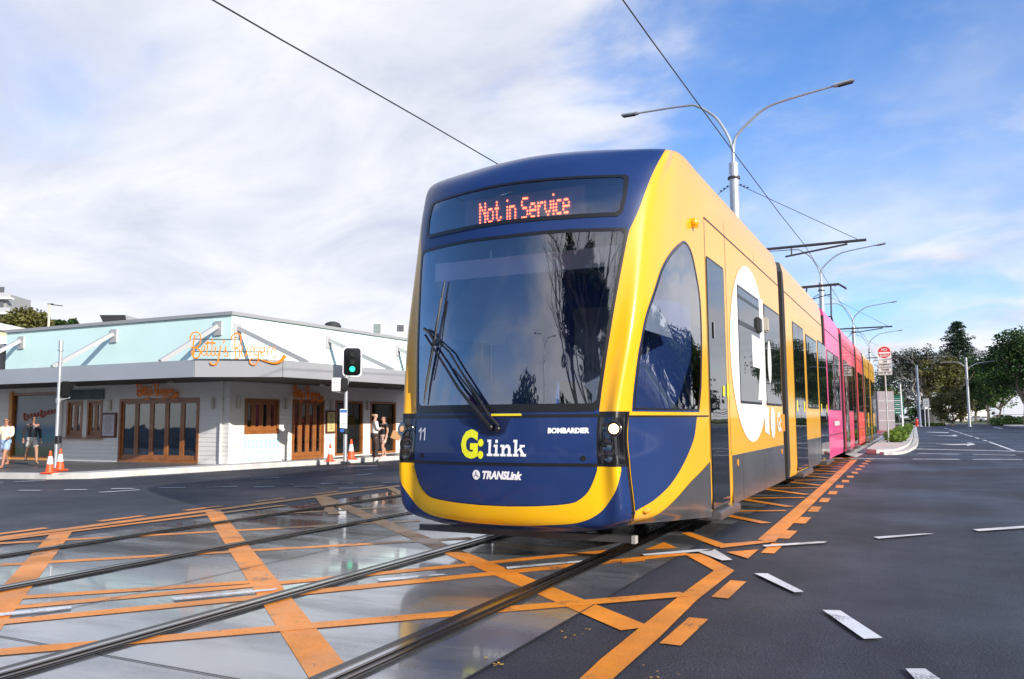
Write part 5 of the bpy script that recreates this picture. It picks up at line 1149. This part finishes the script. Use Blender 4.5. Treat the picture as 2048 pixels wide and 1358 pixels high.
cone(660, 923, 35, 'white banded cone standing left of the signal post beside the tram'); cone(702, 919, 40, 'white banded cone standing right of the signal post beside the tram')
# ------------------------------------------------------------------ people
def skin(name, V, R, E, m, parent, sub=2, root=0):
    me = bpy.data.meshes.new(name); me.from_pydata([tuple(v) for v in V], E, []); o = bpy.data.objects.new(name, me); COL.objects.link(o)
    md = o.modifiers.new('s', 'SKIN'); md.use_smooth_shade = True; md.branch_smoothing = .4
    for i, sv in enumerate(me.skin_vertices[0].data):
        r = R[i]; sv.radius = r if isinstance(r, tuple) else (r, r); sv.use_root = (i == root)
    sd_ = o.modifiers.new('d', 'SUBSURF'); sd_.levels = sub; sd_.render_levels = sub
    dg = bpy.context.evaluated_depsgraph_get(); dg.update(); nm = bpy.data.meshes.new_from_object(o.evaluated_get(dg)); bpy.data.objects.remove(o); nm.name = name; nm.materials.clear()
    return link(name, nm, m, parent, smooth=True)
def chain(V, R, E, start, pts, rads):
    k = start
    for p, r in zip(pts, rads): V.append(p); R.append(r); E.append((k, len(V)-1)); k = len(V)-1
    return k
def person(P, rz, Ht, label, skin_c, hair_c, top, bottom, long_hair=False, longpants=False, long_sleeve=True, step=.0, arms=('down', 'down'), shoe=(.8, .8, .8), glasses=False, top_len=.50, skirt=False, inner=None, group='people on the footpath'):
    t = empty('person', (float(P[0]), float(P[1]), float(P[2])), rz, label, 'person', group)
    h = Ht; S_ = lambda *p: Vector(p)*h
    ms = mat('skin_tone', skin_c, .5, spec=.3); mh = mat('hair', hair_c, .6); mt = mat('cloth_top', top, .8, bump=.3, bscale=12, var=.08, vscale=6); mb = mat('cloth_bottom', bottom, .8, bump=.3, bscale=12, var=.08, vscale=6); mshoe = mat('shoe', shoe, .5)
    V = [S_(0, 0, .52)]; R = [(.085*h, .062*h)]; E = []
    w = chain(V, R, E, 0, [S_(0, 0, .60), S_(0, .005, .70), S_(0, 0, .79), S_(0, 0, .835), S_(0, .008, .87)], [(.075*h, .055*h), (.088*h, .062*h), (.082*h, .052*h), (.034*h, .034*h), (.032*h, .032*h)])
    chest = 3
    chain(V, R, E, w, [S_(0, .014, .905), S_(0, .016, .94), S_(0, .008, .975)], [(.040*h, .046*h), (.046*h, .056*h), (.032*h, .040*h)])
    hands = []
    for sx, pose in ((-1, arms[0]), (1, arms[1])):
        sh = S_(sx*.115, 0, .80)
        if pose == 'down': el = S_(sx*.15, -.02, .635); wr = S_(sx*.155, .03, .50)
        elif pose == 'back': el = S_(sx*.15, -.06, .645); wr = S_(sx*.15, -.07, .51)
        elif pose == 'fold': el = S_(sx*.145, .02, .645); wr = S_(sx*.02, .13, .66)
        elif pose == 'phone': el = S_(sx*.14, .02, .65); wr = S_(sx*.08, .14, .70)
        else: el = S_(sx*.14, .03, .65); wr = S_(sx*.13, .14, .60)
        k = chain(V, R, E, chest, [sh], [.040*h]); k = chain(V, R, E, k, [el, wr], [.026*h, .018*h])
        d = (wr-el).normalized(); palm = wr+d*.035*h; k = chain(V, R, E, k, [palm], [(.021*h, .012*h)]); hands.append((wr, palm, d, sx))
    feet = []
    for sx, sg in ((-1, 1), (1, -1)):
        st = step*sg; hp = S_(sx*.052, 0, .50); kn = S_(sx*.055, .035+st*.10, .275); an = S_(sx*.052, st*.19 - (.03 if st < 0 else 0), .045+(max(0, -st)*.06))
        k = chain(V, R, E, 0, [hp, kn, S_(*(((kn+an)/2/h)+Vector((0, -.012, .03)))), an, an+S_(0, .05, -.022), an+S_(0, .095, -.032)], [.056*h, .036*h, .033*h, .022*h, .024*h, .018*h]); feet.append((hp, kn, an))
    body = skin('body', V, R, E, ms, t)
    for wr, palm, d, sx in hands:     # fingers, rooted in the palm
        side = d.cross(Vector((0, 1, 0.3))).normalized(); fv = [palm]; fr = [.008*h]; fe = []
        for q, L_ in ((-1.3, .038), (-.45, .046), (.45, .044), (1.3, .034)):
            a = palm+side*q*.009*h+d*.012*h; bq = a+(d*.6+Vector((0, .35, -.1))).normalized()*L_*.55*h; c = bq+(d*.4+Vector((0, .6, -.2))).normalized()*L_*.5*h; chain(fv, fr, fe, 0, [a, bq, c], [.0058*h, .0052*h, .0042*h])
        a = palm-d*.02*h+side*.014*h*-sx; chain(fv, fr, fe, 0, [a, a+side*(-sx)*.015*h+d*.02*h, a+side*(-sx)*.018*h+d*.038*h], [.007*h, .006*h, .0045*h])
        f = skin('hand', fv, fr, fe, ms, t, 1)
    # face: eyes, nose, mouth, ears
    b = MB(); b.ball(S_(0, .058, .928), .010*h, 8, (.8, 1.2, 1.3))
    for sx in (-1, 1): b.ball(S_(sx*.046, .01, .93), .011*h, 8, (.5, 1, 1.4))
    b.build('face_features', ms, t, True)
    b = MB()
    for sx in (-1, 1): b.ball(S_(sx*.018, .055, .942), .0065*h, 8, (1.2, .6, .8))
    if glasses:
        for sx in (-1, 1): b.ball(S_(sx*.020, .060, .942), .015*h, 10, (1.1, .35, .8))
        b.box(S_(-.045, .0, .943), S_(-.038, .06, .948)); b.box(S_(.038, .0, .943), S_(.045, .06, .948))
    b.build('sunglasses' if glasses else 'eyes', mat('eye_dark', (.02, .015, .012), .2), t, True)
    b = MB(); b.ball(S_(0, .055, .908), .010*h, 8, (1.5, .5, .5)); b.build('mouth', mat('lips', (.35, .10, .08), .5), t, True)
    hv = [S_(0, -.002, .965), S_(0, -.022, .945), S_(0, -.034, .915)]; hr = [(.047*h, .050*h), (.047*h, .042*h), (.036*h, .026*h)]; he = [(0, 1), (1, 2)]
    if long_hair == 'bun': chain(hv, hr, he, 1, [S_(0, -.062, .945), S_(0, -.075, .935)], [.018*h, .020*h])
    elif long_hair: chain(hv, hr, he, 2, [S_(0, -.045, .86), S_(.01, -.05, .79), S_(.01, -.05, .74)], [(.03*h, .02*h), (.026*h, .018*h), (.012*h, .01*h)])
    skin('hair', hv, hr, he, mh, t)
    # top
    TV = [S_(0, 0, top_len+.0)]; TR = [(.098*h, .080*h)]; TE = []
    k = chain(TV, TR, TE, 0, [S_(0, 0, .60), S_(0, .005, .70), S_(0, 0, .79), S_(0, 0, .828)], [(.100*h, .078*h), (.104*h, .078*h), (.094*h, .064*h), (.042*h, .040*h)])
    for wr, palm, d, sx in hands:
        j = 3; sh = S_(sx*.118, 0, .795); el = [v for v in V][0]
        e_ = wr-d*.0
        # elbow position again
        idx = [i for i, v in enumerate(V) if (v-wr).length < 1e-6][0]; el = V[idx-1]
        k = chain(TV, TR, TE, j, [sh], [.048*h]); chain(TV, TR, TE, k, [el, el.lerp(wr, .88)] if long_sleeve else [sh.lerp(el, .55)], [.036*h, .028*h] if long_sleeve else [.042*h])
    skin('top', TV, TR, TE, mt, t)
    if inner: b = MB(); b.ball(S_(0, .05, .66), .06*h, 12, (.85, .75, 2.5)); b.build('t_shirt', mat('inner_shirt', inner, .8), t, True)
    # bottom
    BV = [S_(0, 0, .575)]; BR = [(.100*h, .080*h)]; BE = []; k0 = chain(BV, BR, BE, 0, [S_(0, 0, .50)], [(.112*h, .090*h)])
    for hp, kn, an in feet:
        if longpants: chain(BV, BR, BE, k0, [hp+S_(0, 0, -.01), kn, kn.lerp(an, .5), an+S_(0, 0, -.005)], [.076*h, .054*h, .050*h, .052*h])
        else: chain(BV, BR, BE, k0, [hp+S_(0, 0, -.02), hp.lerp(kn, .75)], [.076*h, .060*h])
    skin('trousers' if longpants else 'shorts', BV, BR, BE, mb, t)
    b = MB(); b.ball(S_(0, -.004, .510), .108*h, 14, (1.0, .84, .80)); b.build('waist', mb, t, True)
    for hp, kn, an in feet:
        b = MB(); c = an+S_(0, .035, -.030); b.ball(c, .028*h, 10, (1, 2.3, .72)); b.build('shoe', mshoe, t, True)
    return t
kp = lambda P: float((P-CP)@FW)/F
def face(P, deg): return math.atan2(P[1], P[0])-math.pi/2+math.radians(deg)
P = g(749, 918, .12); person(P, face(P, -75), 92*kp(P), 'woman with tied back fair hair in white blouse and long dark brown trousers', (.55, .33, .24), (.30, .17, .08), (.80, .74, .70), (.045, .028, .025), 'bun', True, True, 0, ('fold', 'fold'))
P = g(767, 916, .12); w2 = person(P, face(P, 120), 84*kp(P), 'woman in black top and short pale shorts with a brown paper bag on her arm', (.55, .30, .20), (.10, .05, .03), (.02, .02, .022), (.62, .42, .34), True, False, False, .3, ('down', 'fold'), glasses=True)
hB = 84*kp(P)
tb = empty('paper_bag', (float(P[0])+.30*hB, float(P[1])+.02*hB, .12+.44*hB), .5, 'brown paper bag held at the hip of the woman in black', 'bag'); tb.rotation_euler = (0, .35, .5)
b = MB(); b.box((-.11*hB, -.04*hB, 0), (.11*hB, .04*hB, .20*hB)); b.build('bag_body', mat('kraft_paper', (.52, .28, .13), .8, bump=.3, bscale=15), tb, bevel=.01); b = MB(); b.tube([(-.06*hB, 0, .20*hB), (-.05*hB, 0, .28*hB), (.05*hB, 0, .28*hB), (.06*hB, 0, .20*hB)], .006, 6); b.build('handle', mat('kraft_handle', (.4, .2, .1), .8), tb)
P = g(9, 935, .12); person(P, face(P, 150), 100*kp(P), 'person in loose cream shirt and light blue shorts cut by the left edge', (.42, .20, .13), (.03, .02, .015), (.82, .74, .55), (.30, .42, .60), True, False, True, .9, ('hold', 'hold'), glasses=True, shoe=(.5, .25, .12))
P = g(62, 927, .12); person(P, face(P, 195), 95*kp(P), 'man in black open jacket over grey shirt and pale shorts walking past the mural', (.36, .19, .13), (.04, .025, .02), (.02, .022, .028), (.48, .45, .40), False, False, True, 1.0, ('down', 'back'), glasses=True, shoe=(.03, .03, .03), inner=(.10, .11, .12))
# ------------------------------------------------------------------ far right: verge, trees, cars, small signs
M_GRASS = ground_mat('verge_grass', (.10, .12, .03), .8, .95, 1.3, .4, .3, .6)
sheet('verge', [(-60, 150), (4, 148), (30, 138), (200, 120), (200, 600), (-300, 600), (-300, 150)], .05, M_GRASS)
kerb('verge_kerb', [(-20, 149.4), (4, 147.6), (30, 137.6), (80, 131)], .35, .16)
def gd(px, D, z=0.):     # ground point under photo column px at forward distance D
    P = atD(px, 840, D); return np.array([P[0], P[1], z])
def th(pytop, D): return (833-pytop)/F*D+HC
def tw(px, D): return px/F*D
tree(gd(1842, 128), th(688, 128), tw(150, 128), 'wide spreading tree with pale grey bare looking limbs and thin foliage', LGY, 9000, .17, .22, .38, 4, bark=BKG, cl=.10, spread=.8, squash=.7)
tree(gd(1800, 150), th(722, 150), tw(110, 150), 'small rounded grey green tree just right of the white plates', LGY, 4500, .2, .25, .22, 3, bark=BKG, cl=.16)
tree(gd(1888, 118), th(712, 118), tw(88, 118), 'olive and yellow tinged tree beneath the tall pine', LO, 9000, .17, .12, .25, 3, cl=.16)
tree(gd(1900, 108), th(776, 108), tw(90, 108), 'low leaning olive tree over the dark hut', LO, 5000, .15, .10, .22, 3, cl=.16, lean=(.5, 0))
tree(gd(1978, 135), th(700, 135), tw(130, 135), 'dark leafy tree right of the standing grey lamp post', LD, 9000, .22, .30, .35, 3, cl=.19)
tree(gd(2052, 100), th(655, 100), tw(150, 100), 'dense deep green tree filling the right edge', LD, 14000, .19, .26, .4, 3, cl=.18, cdensity=1.4)
tree(gd(2000, 118), th(735, 118), tw(90, 118), 'bright green lit tree low in front of the dense right hand tree', LG, 6000, .17, .30, .25, 3, cl=.17)
tree(gd(1950, 175), th(728, 175), tw(110, 175), 'broad dark tree behind the base of the pine', LD, 6000, .3, .24, .35, 3, cl=.19)
tree(gd(1770, 165), th(765, 165), tw(80, 165), 'light green tree far behind the no entry sign', LB, 4500, .22, .2, .25, 3, cl=.17)
tree(gd(1820, 180), th(790, 180), tw(160, 180), 'low dark tree mass behind the green sign', LD, 5000, .3, .06, .3, 3, cl=.2)
tree(gd(1952, 150), th(742, 150), tw(110, 150), 'mid height dark tree filling the gap right of the pine', LD, 6000, .26, .25, .3, 3, cl=.2)
# pine with tiers
D = 168; Pp = gd(1924, D); hh = th(645, D); pine = empty('pine_tree', tuple(float(v) for v in Pp), 0, 'tall conical pine standing above all the other trees', 'tree', 'trees beyond the road')
b = MB(); b.tube([(0, 0, 0), (0, 0, hh*.97)], [.45, .06], 8)
cl_ = []
for k in range(15):
    z = hh*(.40+.58*k/14); R_ = (tw(108, D)/2)*(1-((k/14)**1.25)*.90)*(.75+.45*rng.random())
    nb_ = 9 if k < 11 else 5
    for j in range(nb_):
        a = 2*math.pi*(j+rng.random()*.6)/nb_; r_ = R_*rng.uniform(.75, 1.1)
        b.tube([(0, 0, z), (math.cos(a)*r_, math.sin(a)*r_, z+r_*.12)], [.08, .02], 4, False)
        for q in (.4, .7, 1.): cl_.append((math.cos(a)*r_*q, math.sin(a)*r_*q, z+r_*.12*q+.15+rng.normal()*.15, .78, .78, .42))
cl_.append((0, 0, hh*.975, .8, .8, .8))
b.build('trunk', BK, pine, True, fix=False); leafcloud('crown', cl_, 16000, .24, LP, pine, asp=.3)
# trees outside the frame that the tram's glass mirrors
proto = tree((32, 30, 0), 10, 9, 'full green roadside tree standing to the right of the camera view', LD, 5000, .34, .16, .35, 3, cl=.2, group='roadside trees right of the view')
spots_ = [(30, 8), (31, 16), (33, 23), (31, 38), (33, 47), (30, 56), (27, 66), (30, 76), (24, 84), (33, 92), (22, 97), (38, 84), (42, 70)]
for x, y in spots_:
    c = copy_tree(proto); c.location = (x, y, 0); c.rotation_euler = (0, 0, float(rng.uniform(0, 6))); s_ = float(rng.uniform(.85, 1.12)); c.scale = (s_, s_, s_)
tall = tree((1.9, -11.0, 0), 17, 7.5, 'tall weeping tree behind the camera mirrored in the windscreen', LD, 20000, .16, .10, .35, 4, cl=.10, group='trees behind the camera', bark=BK)
tl2 = copy_tree(tall); tl2.location = (6.2, -13, 0); tl2.rotation_euler = (0, 0, 2); tl2['label'] = 'second tall weeping tree farther right behind the camera'
for k, x in enumerate((-34, -26, -19, -12, -5, 2, 9, 17, 25)):
    c = copy_tree(proto); c.location = (x, -24-3*(k % 3), 0); c.rotation_euler = (0, 0, k*1.3); c.scale = (.9, .9, .8+.2*(k % 2)); c['label'] = 'low green tree in the row across the road behind the camera'; c['group'] = 'trees behind the camera'
lamp_post('lamp_post', -5.2, -20, 'double lamp post behind the camera mirrored in the windscreen', 'double lamp posts between the tram tracks')
# cars
def car(P, rz, L_, m, label, roofm=None):
    t = empty('parked_car', (float(P[0]), float(P[1]), float(P[2])), rz, label, 'car', 'cars parked beyond the road'); w = L_*.40; h = L_*.34
    side = [(-.5, .12), (-.5, .44), (-.46, .52), (-.36, .58), (-.24, .94), (-.12, 1.0), (.10, .98), (.26, .62), (.42, .52), (.49, .42), (.5, .14)]
    b = MB(); n = len(side); ins = lambda z: (.5-.10*max(0, (z-.55)/.45))
    b.add([(x*L_, -w*ins(z), z*h) for x, z in side]+[(x*L_, w*ins(z), z*h) for x, z in side], [list(range(n)), list(range(n, 2*n))]+[(i, (i+1) % n, n+(i+1) % n, n+i) for i in range(n)]); b.build('body', m, t, bevel=.05)
    gl = [(-.31, .60), (-.22, .91), (-.11, .95), (.08, .93), (.21, .62)]
    for sy in (-1, 1):
        b = MB(); b.add([(x*L_, sy*(w*ins(z)+.012), z*h) for x, z in gl], [range(5)]); b.build('window', M_GLASS, t, fix=False)
        for sx in (-.31, .31):
            b = MB(); b.tube([(sx*L_, sy*w*.36, h*.2), (sx*L_, sy*w*.515, h*.2)], h*.21, 16); b.build('wheel', M_RUBBER, t, True)
        b = MB(); b.box((.455*L_, min(sy*w*.28, sy*w*.46), h*.38), (.498*L_, max(sy*w*.28, sy*w*.46), h*.48)); b.build('headlight', M_WHITEF, t)
    return t
CW = mat('car_white', (.75, .75, .76), .25, coat=1); CR = mat('car_red', (.55, .02, .02), .25, coat=1); CDR = mat('car_dark_red', (.16, .01, .015), .25, coat=1); CG = mat('car_silver', (.45, .46, .48), .25, coat=1)
D = 175
car(gd(1973, 195, 1.6), .0, 4.6, CW, 'white sedan parked highest behind the two nearer pale cars'); car(gd(1950, D, .15), 3.1, 3.6, CG, 'silver grey hatchback at the left end of the parked cars'); car(gd(1969, D+1, .1), .2, 3.4, CW, 'white hatchback parked in front of the white sedan')
car(gd(1996, D, .2), 1.9, 4.0, CDR, 'dark red car half hidden by the bright red one'); car(gd(2012, D-4, .1), 2.9, 3.9, CR, 'bright red car parked beneath the dense right hand trees')
sheet('car_park_bank', [(15, 186), (60, 186), (60, 240), (15, 240)], 1.55, M_GRASS)
# white fence, hut, wall block, green sign, posts
a_, c_ = gd(1902, 182), gd(1978, 182)
fe = empty('white_fence', (float(a_[0]), float(a_[1]), 0), math.atan2(c_[1]-a_[1], c_[0]-a_[0]), 'long white panel fence behind the parked cars and tree trunks', 'fence'); Lf = float(np.linalg.norm(c_-a_))
b = MB()
for k in range(5): b.box((k*Lf/5+.03, 0, .2), ((k+1)*Lf/5-.03, .06, 2.7))
b.build('panel', mat('fence_white', (.80, .79, .76), .7), fe, fix=False)
for k in range(6): b = MB(); b.box((k*Lf/5-.05, -.03, 0), (k*Lf/5+.05, .09, 2.85)); b.build('post', M_GALV, fe)
a_ = gd(1873, 132); hu = empty('garden_hut', (float(a_[0]), float(a_[1]), 0), .45, 'dark hut with flat white roof under the spreading tree', 'hut')
b = MB(); b.box((-1.5, 0, 0), (1.5, 2.4, 2.4)); b.build('wall', mat('hut_dark', (.03, .03, .03), .7), hu, bevel=.02); b = MB(); b.box((-1.9, -.3, 2.4), (1.7, 2.6, 2.75)); b.build('roof', M_SW, hu, bevel=.02); b = MB(); b.box((-.5, -.02, .1), (.4, -.002, 2.0)); b.build('door', M_CHAR, hu)
a_ = g(1757, 856, .1); a_ = gd(1757, 75); c_ = gd(1790, 75)
bl = empty('panelled_cabinet', (float(a_[0]), float(a_[1]), 0), math.atan2(c_[1]-a_[1], c_[0]-a_[0]), 'mauve grey panelled cabinet wall with horizontal joints beside the tram tail', 'cabinet'); Lf = float(np.linalg.norm(c_-a_)); hh = (836-785)/F*75+HC-.0
pm = mat('mauve_panel', (.28, .24, .26), .6, var=.08, vscale=2)
b = MB(); b.box((0, 0, 0), (Lf, 1.2, hh)); b.build('casing', pm, bl, bevel=.01)
for k in range(1, 4): b = MB(); b.box((.02, -.03, hh*k/4-.02), (Lf-.02, -.003, hh*k/4+.02)); b.build('joint_strip', M_SBK, bl)
D = 90; a_ = gd(1797, D); sg_ = empty('green_sign', (float(a_[0]), float(a_[1]), 0), 0, 'green direction board with white lines standing behind the island posts', 'road sign'); k_ = D/F
b = MB(); b.tube([(-9*k_, 0, 0), (-9*k_, 0, 3.6)], .04, 8); b.build('post', M_GALV, sg_); b = MB(); b.tube([(9*k_, 0, 0), (9*k_, 0, 3.6)], .04, 8); b.build('post', M_GALV, sg_)
z0_ = HC+(833-829)*k_; pl = sign_plate(sg_, 'sign_panel', 22*k_, 38*k_, z0_+19*k_, -.05, M_SG, .05)
for j in range(4):
    sign_plate(pl, 'divider', 21*k_, .5*k_, z0_+(8+8*j)*k_, -.065, M_SW, .004, .001); sign_plate(pl, 'print', (9+3*(j % 2))*k_, 1.6*k_, z0_+(4+8*j)*k_, -.065, M_SW, .02, .001)
def simple_post(px, pybase_D, pytop, r, label, m=M_GALV, cap=True, name='post', cat='post'):
    D = pybase_D; P = gd(px, D, .05); t = empty(name, tuple(float(v) for v in P), 0, label, cat); z = (833-pytop)/F*D+HC
    b = MB(); b.tube([(0, 0, 0), (-.01*z, 0, z)], [r, r*.85], 10); b.build('shaft', m, t, True); b = MB(); b.tube([(-.01*z, 0, z), (-.01*z, 0, z+.06)], r*1.15, 10); b.build('cap', M_GALV, t); b = MB(); b.lathe([(r*2, 0), (r*2, .04)], n=8); b.build('base_plate', M_GALV, t); return t
simple_post(1805, 62, 770, .06, 'short white post at the end of the island planting', mat('post_white', (.78, .78, .76), .5), name='bollard_post')
tpo = simple_post(1840, 100, 733, .15, 'stout blue grey post without lamp right of the island', mat('post_bluegrey', (.20, .25, .33), .5), name='steel_post')
P = gd(1939, 100, .05); lamp_post('lamp_post', float(P[0]), float(P[1]), 'grey double lamp post standing in front of the dark trees at right', None, ((-3.1, 1.3), (4.1, 1.3)), 7.9, 0, slim=1.0, s=.86)
def small_sign(px, D, pyt, pyb, wpx, label, back=M_SBK, posts=1):
    P = gd(px, D, .03); k = D/F; t = empty('road_sign', tuple(float(v) for v in P), 0, label, 'road sign'); zt_ = (833-pyt)*k+HC; zb_ = (833-pyb)*k+HC
    for j in range(posts): b = MB(); x = (j-(posts-1)/2)*wpx*k*.6; b.tube([(x, 0, 0), (x, 0, zt_-.1)], .06, 8); b.build('post', M_GALV, t)
    q = sign_plate(t, 'sign_panel', wpx*k, zt_-zb_, (zt_+zb_)/2, -.08, back, .04)
    for j in range(3): sign_plate(q, 'print', wpx*k*.6, .05, zb_+(zt_-zb_)*(.3+.2*j), -.0925, M_CHAR, .01, .001)
small_sign(1854, 100, 798, 815, 11, 'small pale sign on two legs right of the blue grey post', M_SBK, 2)
small_sign(2009, 120, 797, 816, 12, 'white square sign in front of the right hand trees', M_SW)
P = gd(1833, 98, .03); hy = empty('hydrant', tuple(float(v) for v in P), 0, 'small red hydrant by the green sign', 'hydrant'); b = MB(); b.lathe([(.22, 0), (.22, .08), (.15, .12), (.15, .7), (.2, .72), (.16, .9), (.04, 1.0)], n=12); b.build('barrel', CR, hy, True); b = MB(); b.tube([(-.28, 0, .5), (.28, 0, .5)], .07, 8); b.build('nozzle', CR, hy, True)
zsheet('corner_island', [tuple(gd(1806, 98)[:2]), tuple(gd(1880, 118)[:2]), tuple(gd(1876, 124)[:2]), tuple(gd(1800, 112)[:2])], -.02, .12, M_KERB)
zsheet('right_island', spts([tuple(gd(px, D)[:2]) for px, D in ((2002, 112), (2012, 99), (2050, 92), (2150, 92), (2200, 105), (2050, 122), (2002, 112))], 4)[:-1], -.02, .14, M_KERB)
c_ = gd(2050, 106); tag(leafcloud('island_hedge', [(c_[0]+dx, c_[1]+dy*.5, .5, 1.2, 1.2, .75) for dx in np.arange(-3, 6, .8) for dy in (-4, 0, 4)], 7000, .13, LD), 'dark low hedge covering the right hand island', 'hedge', None, 'stuff')
c_ = gd(1850, 108); tag(leafcloud('corner_groundcover', [(c_[0]+dx, c_[1]+.4*dx, .2, .5, .5, .22) for dx in np.arange(-1.6, 2, .35)], 1800, .10, LB), 'bright low plants on the small corner island', 'ground cover', None, 'stuff')
# ------------------------------------------------------------------ far left: cream building, tower, hill, lamp
a_ = atD(-40, 655, 40); c_ = atD(178, 655, 52)
cb = empty('cream_building', (float(a_[0]), float(a_[1]), 0), math.atan2(c_[1]-a_[1], c_[0]-a_[0]), 'cream rendered building with white bands seen behind the left end of the restaurant', 'building'); Lc = float(np.linalg.norm((c_-a_)[:2])); hc = float(atD(0, 643, 41)[2])
b = MB(); b.box((-8, 0, 0), (Lc, 10, hc-.35)); b.build('wall', mat('cream_render', (.72, .68, .45), .7, var=.05), cb); b = MB(); b.box((-8.1, -.12, hc-.349), (Lc+.1, 10.1, hc)); b.build('cornice', M_SW, cb)
for k, z in enumerate((hc-2.1, hc-3.4, hc-5.0)):
    b = MB(); b.box((-8.1, -.5 if k == 0 else -.35, z), (2.0, -.003, z+.35)); b.build('band', M_SW, cb)
    for j in range(4): b = MB(); b.box((-7+2*j, -.04, z-1.0), (-5.6+2*j, -.003, z-.15)); w_ = b.build('window', mat('brick_red_shutter', (.18, .06, .03), .6), cb)
gz = 18.0; D = 150
zsheet('hill', [(float(x), float(y)) for x, y in ((-200, 60), (-90, 75), (-72, 120), (-95, 190), (-260, 200))], -1, 1.0, M_GRASS)
a_ = atD(-30, 700, D); tt_ = empty('apartment_tower', (float(a_[0]), float(a_[1]), 0), .55, 'grey apartment tower with white balcony slabs cut by the left edge', 'building'); hT = (850-578)/F*D
b = MB(); b.box((-6, 0, 0), (3.3, 9, hT)); b.build('wall', mat('tower_grey', (.32, .32, .33), .6), tt_)
for k in range(9):
    z = hT-1.2-2.75*k
    b = MB(); b.box((-6, -1.2, z), (4.6, -.002, z+.35)); sl = b.build('balcony', M_SW, tt_); b = MB(); b.box((-5.9, -1.15, z+.36), (4.5, -1.1, z+1.2)); b.build('railing', M_SBK, sl); b = MB(); b.box((-5.5, -.05, z+.5), (2.8, -.004, z+2.4)); b.build('window', M_GLASS, tt_)
for px, D, pt_, wpx, lb in ((32, 125, 612, 62, 'tallest tree beside the apartment tower'), (72, 130, 625, 60, 'rounded tree in the middle of the left skyline row'), (100, 135, 641, 52, 'low tree where the skyline row meets the cream building'), (135, 135, 638, 32, 'single round tree top standing apart above the parapet')):
    Pq = gd(px, D); tree(Pq, (848-pt_)/F*D+HC, tw(wpx, D)*1.0, lb, LO if px < 80 else LD, 5200, .30, .62, .3, 2, cl=.30, group='trees on the left skyline', cdensity=1.2)
Pq = gd(88, 60); t = empty('lamp_post', tuple(float(v) for v in Pq), .4, 'thin lamp post with one flat arm above the left skyline trees', 'lamp post'); hl = (848-611)/F*60+HC
b = MB(); b.tube([(0, 0, 0), (0, 0, hl)], [.13, .08], 8); b.build('pole', mat('pale_pole', (.62, .56, .42), .6), t); b = MB(); b.tube([(0, 0, hl), (1.0, 0, hl-.12)], .035, 6); b.build('lamp_arm', M_CHAR, t)
b = MB(); b.box((-.15, -.06, hl-.01), (.3, .06, hl+.06)); b.build('lamp_head', M_CHAR, t, bevel=.02)
# fallen leaves on the slab edge
b = MB()
lv = random.Random(3)
for cx_, cy_, n_, sp_ in ((990, 1325, 3, 14), (1150, 1270, 9, 14), (870, 1258, 2, 12), (1005, 1330, 2, 10), (1310, 1350, 8, 20), (1800, 1000, 4, 150)):
    for _ in range(n_):
        P = g(cx_+lv.gauss(0, sp_), cy_+lv.gauss(0, sp_*.4), .007); a = lv.uniform(0, 3.1); r = lv.uniform(.006, .016)*(1.6 if n_ < 4 else 1)
        b.add([(P[0]+math.cos(a+q)*r*(1 if q % 3.14 < .1 else .5), P[1]+math.sin(a+q)*r*(1 if q % 3.14 < .1 else .5), .0095+.004*lv.random()) for q in (0, 1.57, 3.14, 4.71)], [(0, 1, 2, 3)])
o = b.build('fallen_leaves', mat('yellow_leaf', (.55, .30, .03), .6), fix=False); tag(o, 'small yellow leaves scattered on the wet slab and asphalt', 'leaves', None, 'stuff')
